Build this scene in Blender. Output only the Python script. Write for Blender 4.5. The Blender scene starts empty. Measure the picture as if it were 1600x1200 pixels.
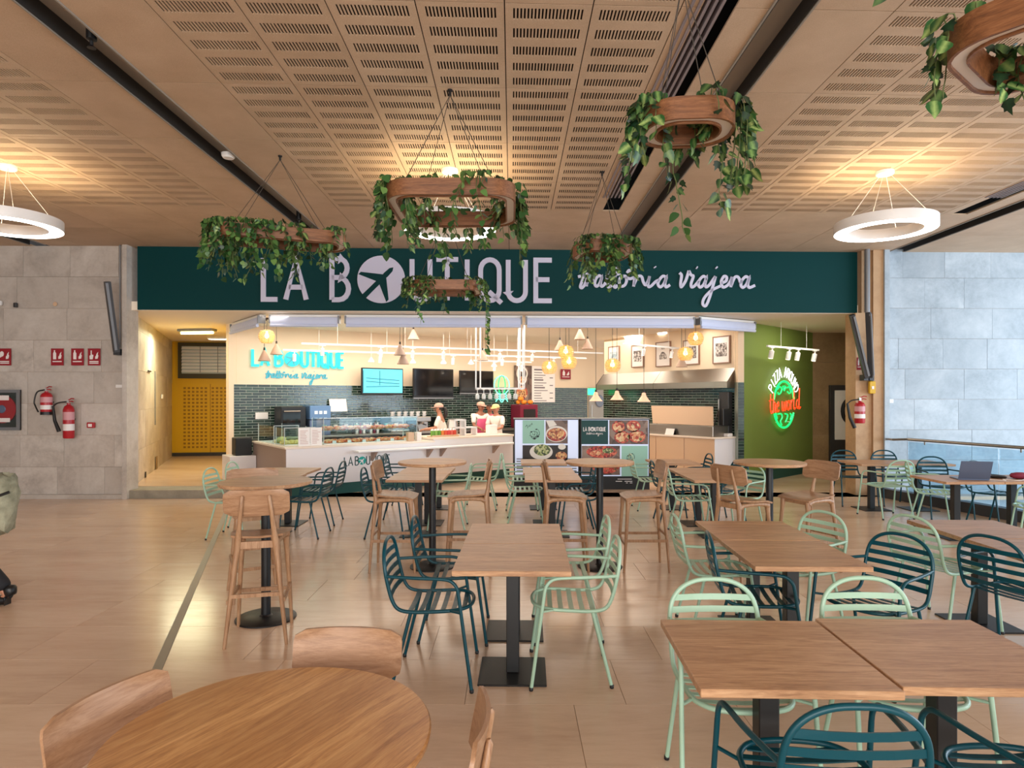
import bpy, bmesh, math, random
from mathutils import Vector, Matrix
random.seed(7)
S = bpy.context.scene
COL = S.collection
PI = math.pi
def R(d): return d*PI/180

# ------------------------------------------------------------------ camera, light, exposure
FPX, HY, CAMZ = 1000.0, 620.0, 1.75          # focal length in px of a 1600x1200 frame, horizon row, eye height
cam = bpy.data.cameras.new('camera'); camo = bpy.data.objects.new('camera', cam); COL.objects.link(camo)
cam.sensor_fit = 'HORIZONTAL'; cam.sensor_width = 36; cam.lens = 36*FPX/1600; cam.shift_y = (HY-600)/1600
cam.clip_start = .05; cam.clip_end = 200
camo.location = (0, 0, CAMZ); camo.rotation_euler = (PI/2, 0, 0)
S.camera = camo
S.view_settings.view_transform = 'Standard'; S.view_settings.look = 'None'
S.view_settings.gamma = 1; S.view_settings.use_curve_mapping = False
S.view_settings.exposure = 0.56
w = bpy.data.worlds.new('world'); S.world = w; w.use_nodes = True
bg = w.node_tree.nodes['Background']; bg.inputs[0].default_value = (.90, .95, 1, 1); bg.inputs[1].default_value = 1.25
S.cycles.max_bounces = 7; S.cycles.diffuse_bounces = 4; S.cycles.glossy_bounces = 3; S.cycles.transmission_bounces = 6
S.cycles.transparent_max_bounces = 12; S.cycles.caustics_reflective = False; S.cycles.caustics_refractive = False
S.cycles.sample_clamp_indirect = 4

def area(name, loc, rot, sx, sy, power, col=(1, 1, 1), spread=180):
    l = bpy.data.lights.new(name, 'AREA'); l.shape = 'RECTANGLE'; l.size = sx; l.size_y = sy
    l.energy = power; l.color = col; l.spread = R(spread)
    o = bpy.data.objects.new(name, l); COL.objects.link(o); o.location = loc; o.rotation_euler = rot
    return o
# daylight through the glazed side of the hall (beyond the railing) and through the hall behind the camera
area('daylight_side', (13.6, 6.0, 2.2), (0, R(90), 0), 4.0, 9.0, 500, (.62, .82, 1))
area('daylight_rear', (1.0, -6.5, 2.6), (R(90), 0, 0), 12, 3.2, 660, (1, .95, .88))
# ceiling panels of the shop
TH = math.atan2(.6, .8)                      # the shop stands turned by this angle in the hall
area('shop_ceiling_light', (-2.6, 13.6, 3.2), (0, 0, TH), 5.5, 1.6, 78, (1, .86, .70))
area('shop_ceiling_light', (1.2, 15.6, 3.2), (0, 0, TH), 4.5, 2.2, 62, (1, .88, .74))
area('shop_front_light', (.2, 12.9, 3.2), (0, 0, R(8)), 8.0, .6, 60, (1, .90, .78))
area('green_wall_light', (6.0, 12.75, 3.1), (R(15), 0, R(43)), 1.6, .3, 16, (1, .9, .72))
area('passage_light', (-7.0, 13.8, 3.1), (0, 0, R(20)), .9, .3, 42, (1, .95, .62))

# ------------------------------------------------------------------ mesh helpers
class MB:
    """collects shapes; build() links them as ONE mesh object"""
    def __init__(s, M=None): s.v = []; s.f = []; s.M = M; s.mi = []; s.cur = 0
    def add(s, vs, fs):
        n = len(s.v)
        if s.M is not None: vs = [s.M @ Vector(p) for p in vs]
        s.v += [tuple(p) for p in vs]; s.f += [tuple(n+i for i in f) for f in fs]; s.mi += [s.cur]*len(fs); return s
    def box(s, a, b):
        x0, y0, z0 = a; x1, y1, z1 = b
        return s.add([(x0,y0,z0),(x1,y0,z0),(x1,y1,z0),(x0,y1,z0),(x0,y0,z1),(x1,y0,z1),(x1,y1,z1),(x0,y1,z1)],
              [(3,2,1,0),(4,5,6,7),(0,1,5,4),(1,2,6,5),(2,3,7,6),(3,0,4,7)])
    def cbox(s, c, d): return s.box([c[i]-d[i]/2 for i in range(3)], [c[i]+d[i]/2 for i in range(3)])
    def bbox(s, a, b, e=.004):
        """box with chamfered vertical and top edges"""
        x0, y0, z0 = a; x1, y1, z1 = b
        def rect(i, z): return [(x0+i,y0,z),(x1-i,y0,z),(x1,y0+i,z),(x1,y1-i,z),(x1-i,y1,z),(x0+i,y1,z),(x0,y1-i,z),(x0,y0+i,z)]
        def inset(i, z): return [(x0+2*i,y0+i,z),(x1-2*i,y0+i,z),(x1-i,y0+2*i,z),(x1-i,y1-2*i,z),(x1-2*i,y1-i,z),(x0+2*i,y1-i,z),(x0+i,y1-2*i,z),(x0+i,y0+2*i,z)]
        vs = inset(e, z0)+rect(e, z0+e)+rect(e, z1-e)+inset(e, z1)
        fs = [tuple(range(7, -1, -1)), tuple(range(24, 32))]
        for k in range(3):
            for i in range(8): j = (i+1) % 8; fs.append((8*k+i, 8*k+j, 8*k+8+j, 8*k+8+i))
        return s.add(vs, fs)
    def tube(s, pts, r, n=8, closed=False, flat=1.0):
        """sweep a round (or oval: flat<1 squashes vertically-ish) section along pts; r a number or one per point"""
        P = [Vector(p) for p in pts]; m = len(P)
        rr = r if isinstance(r, (list, tuple)) else [r]*m
        T = []
        for i in range(m):
            a = P[(i-1) % m] if (closed or i > 0) else P[i]; b = P[(i+1) % m] if (closed or i < m-1) else P[i]
            t = b-a; T.append(t.normalized() if t.length > 1e-9 else Vector((0, 0, 1)))
        up = Vector((0, 0, 1)) if abs(T[0].z) < .9 else Vector((1, 0, 0))
        N = (up-T[0]*up.dot(T[0])).normalized(); vs = []
        for i in range(m):
            N = N-T[i]*N.dot(T[i]); N = N.normalized() if N.length > 1e-6 else T[i].orthogonal().normalized()
            B = T[i].cross(N)
            for k in range(n):
                a = 2*PI*k/n; vs.append(P[i]+(N*math.cos(a)*flat+B*math.sin(a))*rr[i])
        fs = []
        for i in range(m if closed else m-1):
            i2 = (i+1) % m
            for k in range(n): k2 = (k+1) % n; fs.append((i*n+k, i*n+k2, i2*n+k2, i2*n+k))
        if not closed: fs += [tuple(range(n-1, -1, -1)), tuple((m-1)*n+k for k in range(n))]
        return s.add(vs, fs)
    def lathe(s, prof, n=24, c=(0, 0, 0), sx=1, sy=1, cap=True):
        """prof: (r, z) from bottom to top"""
        vs = []; m = len(prof)
        for (r, z) in prof:
            for k in range(n): a = 2*PI*k/n; vs.append((c[0]+r*sx*math.cos(a), c[1]+r*sy*math.sin(a), c[2]+z))
        fs = [(i*n+k, i*n+(k+1) % n, (i+1)*n+(k+1) % n, (i+1)*n+k) for i in range(m-1) for k in range(n)]
        if cap and prof[0][0] > 1e-6: fs.append(tuple(range(n-1, -1, -1)))
        if cap and prof[-1][0] > 1e-6: fs.append(tuple((m-1)*n+k for k in range(n)))
        return s.add(vs, fs)
    def prism(s, poly, z0, z1, plane='xy'):
        """extrude a 2D polygon; plane 'xz' puts the polygon upright with the depth along y"""
        n = len(poly)
        g = (lambda p, d: (p[0], p[1], d)) if plane == 'xy' else (lambda p, d: (p[0], d, p[1])) if plane == 'xz' else (lambda p, d: (d, p[0], p[1]))
        vs = [g(p, z0) for p in poly]+[g(p, z1) for p in poly]
        fs = [tuple(range(n-1, -1, -1)), tuple(range(n, 2*n))]+[(i, (i+1) % n, n+(i+1) % n, n+i) for i in range(n)]
        return s.add(vs, fs)
    def quad(s, a, b, c, d): return s.add([a, b, c, d], [(0, 1, 2, 3)])
    def ribbon(s, pts, wd, y0=0., y1=-.02):
        """flat stroke of width wd along 2D pts (x,z), standing upright, from depth y0 to y1"""
        P = [Vector((p[0], p[1])) for p in pts]; m = len(P); L = []; Q = []
        d0 = (P[1]-P[0]).normalized(); d1 = (P[-1]-P[-2]).normalized()
        for i in range(m):
            a = (P[i]-P[i-1]).normalized() if i else d0
            b = (P[i+1]-P[i]).normalized() if i < m-1 else d1
            t = (a+b); t = t.normalized() if t.length > 1e-6 else a
            nrm = Vector((-t.y, t.x)); k = wd/2/max(.45, nrm.dot(Vector((-a.y, a.x))))
            L.append(P[i]+nrm*k); Q.append(P[i]-nrm*k)
        vs = [(p.x, y1, p.y) for p in L]+[(p.x, y1, p.y) for p in Q]+[(p.x, y0, p.y) for p in L]+[(p.x, y0, p.y) for p in Q]
        fs = []
        for i in range(m-1):
            fs += [(i, i+1, m+i+1, m+i), (2*m+i, 3*m+i, 3*m+i+1, 2*m+i+1), (i, 2*m+i, 2*m+i+1, i+1), (m+i, m+i+1, 3*m+i+1, 3*m+i)]
        fs += [(0, m, 3*m, 2*m), (m-1, 3*m-1, 4*m-1, 2*m-1)]
        return s.add(vs, fs)
    def mesh(s, name, mat, smooth=None):
        me = bpy.data.meshes.new(name); me.from_pydata(s.v, [], s.f)
        mats = mat if isinstance(mat, (list, tuple)) else [mat]
        for m in mats: me.materials.append(m)
        if len(mats) > 1: me.polygons.foreach_set('material_index', s.mi)
        bm = bmesh.new(); bm.from_mesh(me); bmesh.ops.recalc_face_normals(bm, faces=bm.faces)
        if smooth:
            for f in bm.faces: f.smooth = True
            for e in bm.edges: e.smooth = len(e.link_faces) == 2 and e.calc_face_angle(0) < R(smooth)
        bm.to_mesh(me); bm.free()
        return me
    def build(s, name, mat, parent=None, loc=(0, 0, 0), rz=0, smooth=None):
        return put(name, s.mesh(name, mat, smooth), parent, loc, rz)

def put(name, me, parent=None, loc=(0, 0, 0), rz=0):
    o = bpy.data.objects.new(name, me); COL.objects.link(o)
    o.location = loc; o.rotation_euler = (0, 0, rz) if not isinstance(rz, (tuple, list)) else rz
    if parent is not None: o.parent = parent
    return o
def tag(o, label, cat, group=None, kind=None):
    o['label'] = label; o['category'] = cat
    if group: o['group'] = group
    if kind: o['kind'] = kind
    return o
def thing(name, label, cat, loc=(0, 0, 0), rz=0, group=None):
    o = bpy.data.objects.new(name, None); o.empty_display_size = .1; COL.objects.link(o)
    o.location = loc; o.rotation_euler = (0, 0, rz)
    return tag(o, label, cat, group)
def struct(o): o['kind'] = 'structure'; return o
class Proto:
    """parts (and sub-parts) kept as meshes, placed any number of times"""
    def __init__(s): s.parts = []
    def part(s, name, me, loc=(0, 0, 0), rz=0, label=None): s.parts.append([name, me, loc, rz, label, []]); return s.parts[-1]
    def sub(s, part, name, me, loc=(0, 0, 0), rz=0): part[5].append((name, me, loc, rz))
    def place(s, name, label, cat, loc, rz, group=None):
        t = thing(name, label, cat, loc, rz, group)
        for nm, me, l, r, lb, subs in s.parts:
            o = put(nm, me, t, l, r)
            if lb: o['label'] = lb
            for sn, sm, sl, sr in subs: put(sn, sm, o, sl, sr)
        return t
def at(x, y, Y):
    """the point at depth Y seen at pixel x, y of the photograph"""
    return Vector(((x-800)/FPX*Y, Y, CAMZ+(HY-y)/FPX*Y))
def atz(x, y, z):
    """the point at height z seen at pixel x, y"""
    return at(x, y, (CAMZ-z)*FPX/(y-HY))
def arc(cx, cy, r, a0, a1, n=8, ry=None):
    ry = r if ry is None else ry
    return [(cx+r*math.cos(R(a0+(a1-a0)*i/n)), cy+ry*math.sin(R(a0+(a1-a0)*i/n))) for i in range(n+1)]
def smooth_path(pts, n=6, closed=False):
    """Catmull-Rom through pts"""
    P = [Vector(p) for p in pts]; m = len(P); out = []
    for i in range(m if closed else m-1):
        p0 = P[(i-1) % m] if (closed or i) else P[0]*2-P[1]
        p1 = P[i]; p2 = P[(i+1) % m]
        p3 = P[(i+2) % m] if (closed or i+2 < m) else P[-1]*2-P[-2]
        for k in range(n):
            t = k/n
            out.append(.5*((2*p1)+(p2-p0)*t+(2*p0-5*p1+4*p2-p3)*t*t+(3*p1-p0-3*p2+p3)*t**3))
    if not closed: out.append(P[-1])
    return out
# ------------------------------------------------------------------ materials (sRGB 0-255 in, linear out)
def lin(c): return tuple((v/255/12.92 if v/255 <= .04045 else ((v/255+.055)/1.055)**2.4) for v in c)+(1,)
def mat(name, col, rough=.5, metal=0, emit=None, es=0, spec=.5, alpha=1, trans=0, coat=0):
    m = bpy.data.materials.new(name); m.use_nodes = True
    b = m.node_tree.nodes['Principled BSDF']
    b.inputs['Base Color'].default_value = lin(col); b.inputs['Roughness'].default_value = rough
    b.inputs['Metallic'].default_value = metal; b.inputs['Specular IOR Level'].default_value = spec
    b.inputs['Alpha'].default_value = alpha; b.inputs['Transmission Weight'].default_value = trans
    b.inputs['Coat Weight'].default_value = coat
    if emit: b.inputs['Emission Color'].default_value = lin(emit); b.inputs['Emission Strength'].default_value = es
    m['b'] = 1
    return m
class NT:
    """small helper for node graphs"""
    def __init__(s, m): s.t = m.node_tree; s.b = s.t.nodes['Principled BSDF']
    def n(s, typ, **kw):
        nd = s.t.nodes.new(typ)
        for k, v in kw.items(): setattr(nd, k, v)
        return nd
    def l(s, a, b): s.t.links.new(a, b)
    def coord(s, scale=(1, 1, 1), out='Object', jitter=True):
        tc = s.n('ShaderNodeTexCoord'); mp = s.n('ShaderNodeMapping'); mp.inputs['Scale'].default_value = scale
        s.l(tc.outputs[out], mp.inputs['Vector'])
        if jitter:
            oi = s.n('ShaderNodeObjectInfo'); ml = s.n('ShaderNodeMath', operation='MULTIPLY'); ml.inputs[1].default_value = 37
            s.l(oi.outputs['Random'], ml.inputs[0]); s.l(ml.outputs[0], mp.inputs['Location'])
        return mp.outputs[0]
    def noise(s, vec, scale, detail=4, rough=.55, dist=0):
        nz = s.n('ShaderNodeTexNoise'); nz.inputs['Scale'].default_value = scale; nz.inputs['Detail'].default_value = detail
        nz.inputs['Roughness'].default_value = rough; nz.inputs['Distortion'].default_value = dist
        s.l(vec, nz.inputs['Vector']); return nz.outputs['Fac']
    def ramp(s, fac, stops):
        r = s.n('ShaderNodeValToRGB'); e = r.color_ramp.elements
        e[0].position, e[0].color = stops[0][0], lin(stops[0][1]); e[1].position, e[1].color = stops[-1][0], lin(stops[-1][1])
        for p, c in stops[1:-1]: x = e.new(p); x.color = lin(c)
        s.l(fac, r.inputs[0]); return r.outputs[0]
    def mix(s, fac, a, b, mode='MIX'):
        m = s.n('ShaderNodeMix', data_type='RGBA', blend_type=mode)
        if isinstance(fac, (int, float)): m.inputs[0].default_value = fac
        else: s.l(fac, m.inputs[0])
        for v, i in ((a, 6), (b, 7)):
            if isinstance(v, tuple): m.inputs[i].default_value = v
            else: s.l(v, m.inputs[i])
        return m.outputs[2]
    def math(s, op, a, b=0., c=None):
        m = s.n('ShaderNodeMath', operation=op)
        for i, v in enumerate((a, b, c)):
            if v is None: continue
            if isinstance(v, (int, float)): m.inputs[i].default_value = v
            else: s.l(v, m.inputs[i])
        return m.outputs[0]
    def rand(s, island=True):
        """one number per object and per loose piece"""
        oi = s.n('ShaderNodeObjectInfo'); g = s.n('ShaderNodeNewGeometry')
        x = s.math('ADD', oi.outputs['Random'], g.outputs['Random Per Island']) if island else oi.outputs['Random']
        return s.math('FRACT', s.math('MULTIPLY', x, 3.77))
    def bump(s, h, st=.2, d=.01):
        b = s.n('ShaderNodeBump'); b.inputs['Strength'].default_value = st; b.inputs['Distance'].default_value = d
        s.l(h, b.inputs['Height']); s.l(b.outputs[0], s.b.inputs['Normal'])
    def col(s, c): s.l(c, s.b.inputs['Base Color'])

def wood(name, dark, mid, light, rough=.42, along='X', stave=.11, grain=1.0):
    m = mat(name, mid, rough); t = NT(m)
    sc = {'X': (1.0, 12, 12), 'Y': (12, 1.0, 12), 'Z': (9, 9, 1.0)}[along]
    v = t.coord(sc)
    a = t.noise(v, 3.2*grain, 6, .62, 1.2); b = t.noise(v, 22*grain, 3, .6, .3)
    f = t.math('ADD', t.math('MULTIPLY', a, .7), t.math('MULTIPLY', b, .3))
    c = t.ramp(f, [(.33, dark), (.5, mid), (.66, light)])
    if stave:
        tc = t.n('ShaderNodeTexCoord'); sp = t.n('ShaderNodeSeparateXYZ'); t.l(tc.outputs['Object'], sp.inputs[0])
        ax = sp.outputs['Y' if along == 'X' else 'X']
        oi = t.n('ShaderNodeObjectInfo')
        k = t.math('FLOOR', t.math('ADD', t.math('DIVIDE', ax, stave), t.math('MULTIPLY', oi.outputs['Random'], 9)))
        wn = t.n('ShaderNodeTexWhiteNoise', noise_dimensions='1D'); t.l(k, wn.inputs['W'])
        c = t.mix(t.math('MULTIPLY', wn.outputs['Value'], .42 if stave > .11 else .30), c, lin(dark))
    t.col(c); t.bump(f, .08, .003)
    return m
def stone(name, a, b, c, rough=.6, scale=1.6, vary=.5, bump=.15, veins=False):
    m = mat(name, b, rough); t = NT(m)
    v = t.coord((1, 1, 1) if not veins else (.35, 1.6, 1), jitter=True)
    f = t.noise(v, scale, 7, .62, .6); g = t.noise(v, scale*9, 4, .7)
    h = t.math('ADD', t.math('MULTIPLY', f, .72), t.math('MULTIPLY', g, .28))
    cc = t.ramp(h, [(.32, a), (.5, b), (.68, c)])
    r = t.rand()
    cc = t.mix(t.math('MULTIPLY', r, vary), cc, lin(a), 'MIX')
    t.col(cc); t.bump(h, bump, .004)
    return m
M = {}
M['oak'] = wood('oak_table_top', (150, 108, 78), (190, 147, 110), (212, 172, 134), .38, 'X', .105)
M['oak_edge'] = wood('oak_edge', (134, 92, 60), (172, 124, 84), (192, 146, 104), .5, 'X', 0)
M['oak_round'] = wood('oak_round_top', (158, 108, 64), (202, 150, 96), (224, 178, 122), .35, 'X', .12)
M['beech'] = wood('stool_wood', (138, 100, 70), (168, 128, 94), (186, 148, 114), .42, 'Z', 0)
M['ply'] = wood('bent_plywood', (140, 102, 74), (166, 126, 94), (182, 144, 112), .40, 'Y', 0, .8)
M['band'] = wood('planter_band', (92, 58, 36), (128, 82, 50), (152, 104, 68), .45, 'X', 0)
M['teal'] = mat('teal_powder_coat', (0, 66, 78), .34, spec=.35)
M['mint'] = mat('mint_powder_coat', (166, 200, 176), .34)
M['black'] = mat('black_powder_coat', (16, 16, 18), .45)
M['blackp'] = mat('black_plastic', (22, 22, 24), .5)
M['white'] = mat('white_paint', (236, 234, 232), .4)
M['whitem'] = mat('white_metal', (240, 240, 240), .35)
M['grey'] = mat('grey_metal', (128, 130, 134), .4, .3)
M['dgrey'] = mat('dark_metal', (66, 66, 68), .42, .4)
M['channel'] = mat('channel_metal', (150, 142, 132), .5, .1)
M['chand'] = mat('channel_dark', (40, 37, 35), .6)
M['steel'] = mat('brushed_steel', (168, 162, 154), .32, 1)
M['chrome'] = mat('chrome', (220, 220, 220), .12, 1)
M['red'] = mat('red_paint', (176, 24, 36), .35)
M['signred'] = mat('sign_red', (150, 20, 36), .5)
M['signwhite'] = mat('sign_white', (238, 232, 230), .5)
M['cream'] = mat('cream_wall', (242, 220, 192), .75)
M['ceilin'] = mat('shop_ceiling', (248, 236, 218), .7)
M['fascia'] = mat('fascia_green', (0, 58, 60), .55, spec=.15)
M['letter'] = mat('letter_lavender', (214, 214, 238), .45)
M['tile'] = mat('green_glazed_tile', (30, 48, 42), .13, spec=.7); t = NT(M['tile'])
t.col(t.ramp(t.rand(), [(0, (20, 34, 30)), (.5, (32, 52, 44)), (1, (52, 76, 62))])); t.bump(t.noise(t.coord(), 14, 2), .25, .006)
M['grout'] = mat('tile_grout', (168, 176, 166), .8)
M['yellow'] = mat('yellow_paint', (214, 168, 22), .45)
M['yellowd'] = mat('yellow_dark', (150, 108, 10), .6)
M['green'] = mat('olive_green_wall', (116, 138, 62), .7)
M['counter'] = mat('counter_white', (232, 228, 230), .35)
M['countert'] = mat('counter_top', (238, 222, 206), .4)
M['counterb'] = mat('counter_taupe', (160, 138, 126), .5)
M['kick'] = mat('kick_green', (26, 82, 74), .5)
M['beige'] = mat('beige_panel', (214, 180, 148), .5)
M['glow'] = mat('lamp_diffuser', (255, 255, 255), .5, emit=(255, 244, 232), es=9)
M['glowup'] = mat('lamp_uplight', (255, 236, 200), .5, emit=(255, 228, 182), es=17)
M['glowy'] = mat('tube_glow', (255, 245, 170), .5, emit=(255, 244, 150), es=8)
M['panel_light'] = mat('ceiling_panel_glow', (255, 255, 250), .5, emit=(255, 246, 232), es=6)
M['bulb'] = mat('bulb', (255, 230, 180), .5, emit=(255, 214, 140), es=8)
M['spotglow'] = mat('spot_lens', (255, 250, 240), .4, emit=(255, 240, 215), es=7)
M['rattan'] = mat('woven_yellow', (244, 206, 140), .6, emit=(255, 190, 110), es=.05)
M['cone'] = mat('cone_shade', (196, 168, 148), .6)
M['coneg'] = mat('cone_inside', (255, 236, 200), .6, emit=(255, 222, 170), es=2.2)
M['copper'] = mat('blush_glass_shade', (255, 200, 170), .3, emit=(255, 176, 140), es=.35)
M['cyan'] = mat('cyan_lit_letter', (40, 214, 214), .4, emit=(20, 226, 228), es=.45)
M['cyand'] = mat('cyan_script', (70, 160, 176), .5, emit=(60, 160, 178), es=.35)
M['neon_g'] = mat('neon_green', (40, 200, 120), .3, emit=(8, 235, 105), es=1.25)
M['neon_w'] = mat('neon_white', (255, 255, 255), .3, emit=(250, 250, 255), es=1.6)
M['neon_r'] = mat('neon_orange', (230, 70, 30), .3, emit=(255, 50, 14), es=1.4)
M['neon_c'] = mat('neon_aqua', (150, 255, 230), .3, emit=(90, 240, 200), es=1.2)
M['exit'] = mat('exit_sign', (60, 240, 140), .4, emit=(40, 235, 130), es=2.2)
M['screen'] = mat('screen_off', (12, 12, 16), .08, spec=.6)
M['skin'] = mat('skin', (190, 132, 104), .5)
M['skind'] = mat('skin_tan', (160, 104, 78), .5)
M['hair'] = mat('dark_hair', (34, 24, 20), .5)
M['cap'] = mat('cap_blush', (214, 172, 152), .7)
M['capc'] = mat('cap_cream', (240, 212, 150), .7)
M['shirt'] = mat('shirt_white', (246, 236, 226), .7)
M['pink'] = mat('print_pink', (226, 96, 140), .7)
M['khaki'] = mat('khaki_cloth', (150, 148, 124), .85); t = NT(M['khaki'])
t.col(t.ramp(t.noise(t.coord(), 6, 5), [(.35, (110, 108, 88)), (.65, (168, 166, 142))])); t.bump(t.noise(t.coord(), 9, 5), .6, .03)
M['trouser'] = mat('dark_trousers', (26, 26, 32), .8)
M['boot'] = mat('black_boot', (14, 14, 16), .4)
M['cord'] = mat('cord', (70, 62, 54), .8)
M['mintprint'] = mat('mint_print', (158, 206, 188), .6)
M['ink'] = mat('ink_line', (24, 40, 40), .6)
M['greenprint'] = mat('dark_green_print', (4, 66, 66), .6)
M['cyanprint'] = mat('teal_print', (10, 160, 150), .5)
M['paleboard'] = mat('pale_board', (214, 224, 248), .4, emit=(200, 214, 246), es=.22)
M['card'] = mat('white_card', (246, 240, 236), .6)
M['laptop'] = mat('laptop_shell', (104, 120, 150), .35, .5)
M['maroon'] = mat('maroon_cloth', (126, 24, 52), .7)
M['strip'] = mat('floor_strip', (150, 142, 130), .45, .3)
M['leafstem'] = mat('vine_stem', (92, 104, 58), .7)
# stone of the hall
M['wallstone'] = stone('wall_limestone', (166, 156, 147), (204, 195, 186), (224, 217, 209), .55, 1.5, .5)
M['wallstone_b'] = stone('wall_limestone_daylit', (140, 154, 166), (172, 186, 198), (196, 208, 218), .5, 1.4, .5)  # same limestone, blue tint of the daylight put into its colour
M['pierstone'] = stone('pier_sandstone', (168, 132, 96), (192, 156, 118), (206, 172, 134), .6, 1.2, .3)
M['backstone'] = stone('recess_sandstone', (128, 104, 72), (152, 126, 90), (170, 144, 104), .7, 1.2, .3)
M['floor'] = stone('floor_limestone', (196, 165, 140), (217, 188, 162), (229, 204, 180), .2, 1.1, .22, .03, True)
M['grouts'] = mat('floor_joint', (176, 148, 124), .6)
M['sill'] = stone('step_stone', (128, 122, 108), (150, 142, 126), (166, 158, 140), .6, 3, .2)
M['plycei'] = mat('ceiling_plywood', (196, 158, 118), .6); t = NT(M['plycei'])
v = t.coord((1, 1, 1)); f = t.noise(v, 2.0, 5, .6); g = t.noise(v, 160, 2, .7)
cc = t.ramp(t.math('ADD', t.math('MULTIPLY', f, .5), t.math('MULTIPLY', g, .5)), [(.3, (180, 154, 128)), (.5, (200, 174, 147)), (.7, (216, 192, 166))])
t.col(t.mix(t.math('MULTIPLY', t.rand(False), .22), cc, lin((172, 142, 112)))); t.bump(g, .1, .002)
M['void'] = mat('ceiling_void', (30, 20, 17), .9)
# leaves: pale heart around the midrib, dark rim (x across, y along the leaf), hue differs leaf by leaf
def leafmat(name, rim, heart):
    m = mat(name, rim, .4); t = NT(m)
    tc = t.n('ShaderNodeTexCoord'); sp = t.n('ShaderNodeSeparateXYZ'); t.l(tc.outputs['Object'], sp.inputs[0])
    d = t.math('ABSOLUTE', sp.outputs['X']); nz = t.noise(t.coord(), 60, 3)
    f = t.math('ADD', t.math('MULTIPLY', d, 26), t.math('MULTIPLY', nz, .5))
    c = t.ramp(f, [(.25, heart), (.75, rim)])
    t.col(t.mix(t.math('MULTIPLY', t.rand(False), .7), c, lin(rim)))
    return m
M['leaf_a'] = leafmat('ivy_leaf', (26, 60, 32), (120, 156, 86))
M['leaf_b'] = leafmat('pothos_leaf', (38, 84, 38), (176, 200, 120))
M['leaf_c'] = leafmat('dark_leaf', (18, 42, 26), (40, 72, 44))
M['leaf_mass'] = mat('leaf_mass', (40, 78, 38), .4); t = NT(M['leaf_mass']); t.col(t.ramp(t.rand(), [(0, (26, 58, 30)), (.6, (58, 100, 48)), (1, (116, 150, 78))]))
# clear glass
def glassmat(name, tint=(240, 250, 250), refl=.035):
    m = bpy.data.materials.new(name); m.use_nodes = True; t = m.node_tree; t.nodes.clear()
    o = t.nodes.new('ShaderNodeOutputMaterial'); mx = t.nodes.new('ShaderNodeMixShader'); tr = t.nodes.new('ShaderNodeBsdfTransparent')
    gl = t.nodes.new('ShaderNodeBsdfGlossy'); lw = t.nodes.new('ShaderNodeLayerWeight'); lw.inputs[0].default_value = .5
    pw = t.nodes.new('ShaderNodeMath'); pw.operation = 'POWER'; pw.inputs[1].default_value = 3.5; t.links.new(lw.outputs['Facing'], pw.inputs[0])
    fr = t.nodes.new('ShaderNodeMath'); fr.operation = 'MULTIPLY_ADD'; fr.inputs[1].default_value = .5; fr.inputs[2].default_value = refl; t.links.new(pw.outputs[0], fr.inputs[0])
    tr.inputs[0].default_value = lin(tint); gl.inputs['Roughness'].default_value = .03
    t.links.new(fr.outputs[0], mx.inputs[0]); t.links.new(tr.outputs[0], mx.inputs[1]); t.links.new(gl.outputs[0], mx.inputs[2]); t.links.new(mx.outputs[0], o.inputs[0])
    return m
M['glass'] = glassmat('clear_glass')
M['glassb'] = glassmat('railing_glass', (226, 241, 248))
# printed food pictures: flat print, patches of colour
def food(name, base, cols, scale=9):
    m = mat(name, base, .45); t = NT(m); v = t.coord((1, 1, 1), jitter=True)
    vo = t.n('ShaderNodeTexVoronoi'); vo.inputs['Scale'].default_value = scale*3; t.l(v, vo.inputs['Vector'])
    nz = t.noise(v, scale*1.5, 5, .65, 1.0); sp = t.n('ShaderNodeSeparateColor'); t.l(vo.outputs['Color'], sp.inputs[0])
    f = t.math('ADD', t.math('MULTIPLY', nz, .6), t.math('MULTIPLY', sp.outputs[0], .4))
    n = len(cols); t.col(t.ramp(f, [(.28+.44*i/(n-1), c) for i, c in enumerate(cols)]))
    return m
M['pasta'] = food('print_pasta', (200, 130, 80), [(92, 30, 20), (176, 84, 50), (226, 172, 110), (240, 200, 140), (120, 50, 30)])
M['salad'] = food('print_salad', (90, 110, 60), [(30, 42, 22), (74, 96, 44), (140, 156, 84), (214, 214, 160), (60, 50, 34)])
M['pizza'] = food('print_pizza', (190, 110, 80), [(120, 30, 26), (196, 70, 50), (222, 160, 110), (240, 206, 160), (92, 100, 50)], 7)
M['tomato'] = food('print_tomato', (180, 60, 50), [(60, 26, 20), (150, 30, 34), (206, 70, 56), (228, 120, 90), (70, 80, 44)], 8)
M['wooddark'] = food('print_table', (110, 86, 76), [(70, 52, 46), (112, 88, 78), (150, 126, 112)], 2)
M['plate'] = mat('print_plate', (232, 226, 216), .45)
M['photo_grey'] = food('print_photo', (150, 140, 140), [(60, 54, 54), (120, 110, 108), (190, 184, 180), (236, 230, 226)], 10)
M['photo_blue'] = food('print_photo_blue', (150, 170, 180), [(120, 140, 150), (170, 190, 200), (210, 220, 226)], 6)
M['pastry'] = food('pastry', (210, 130, 80), [(190, 60, 36), (236, 116, 70), (244, 160, 100), (250, 206, 150)], 12)
M['cheese'] = food('cheese', (240, 214, 120), [(226, 190, 90), (242, 220, 130), (250, 236, 170)], 12)
# ------------------------------------------------------------------ setting
CZ = 4.35            # hall ceiling
SH = .035            # the facade runs back by this much per metre to the right
FY = 11.28           # facade plane at x = 0
def fy(x): return FY+SH*x
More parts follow.
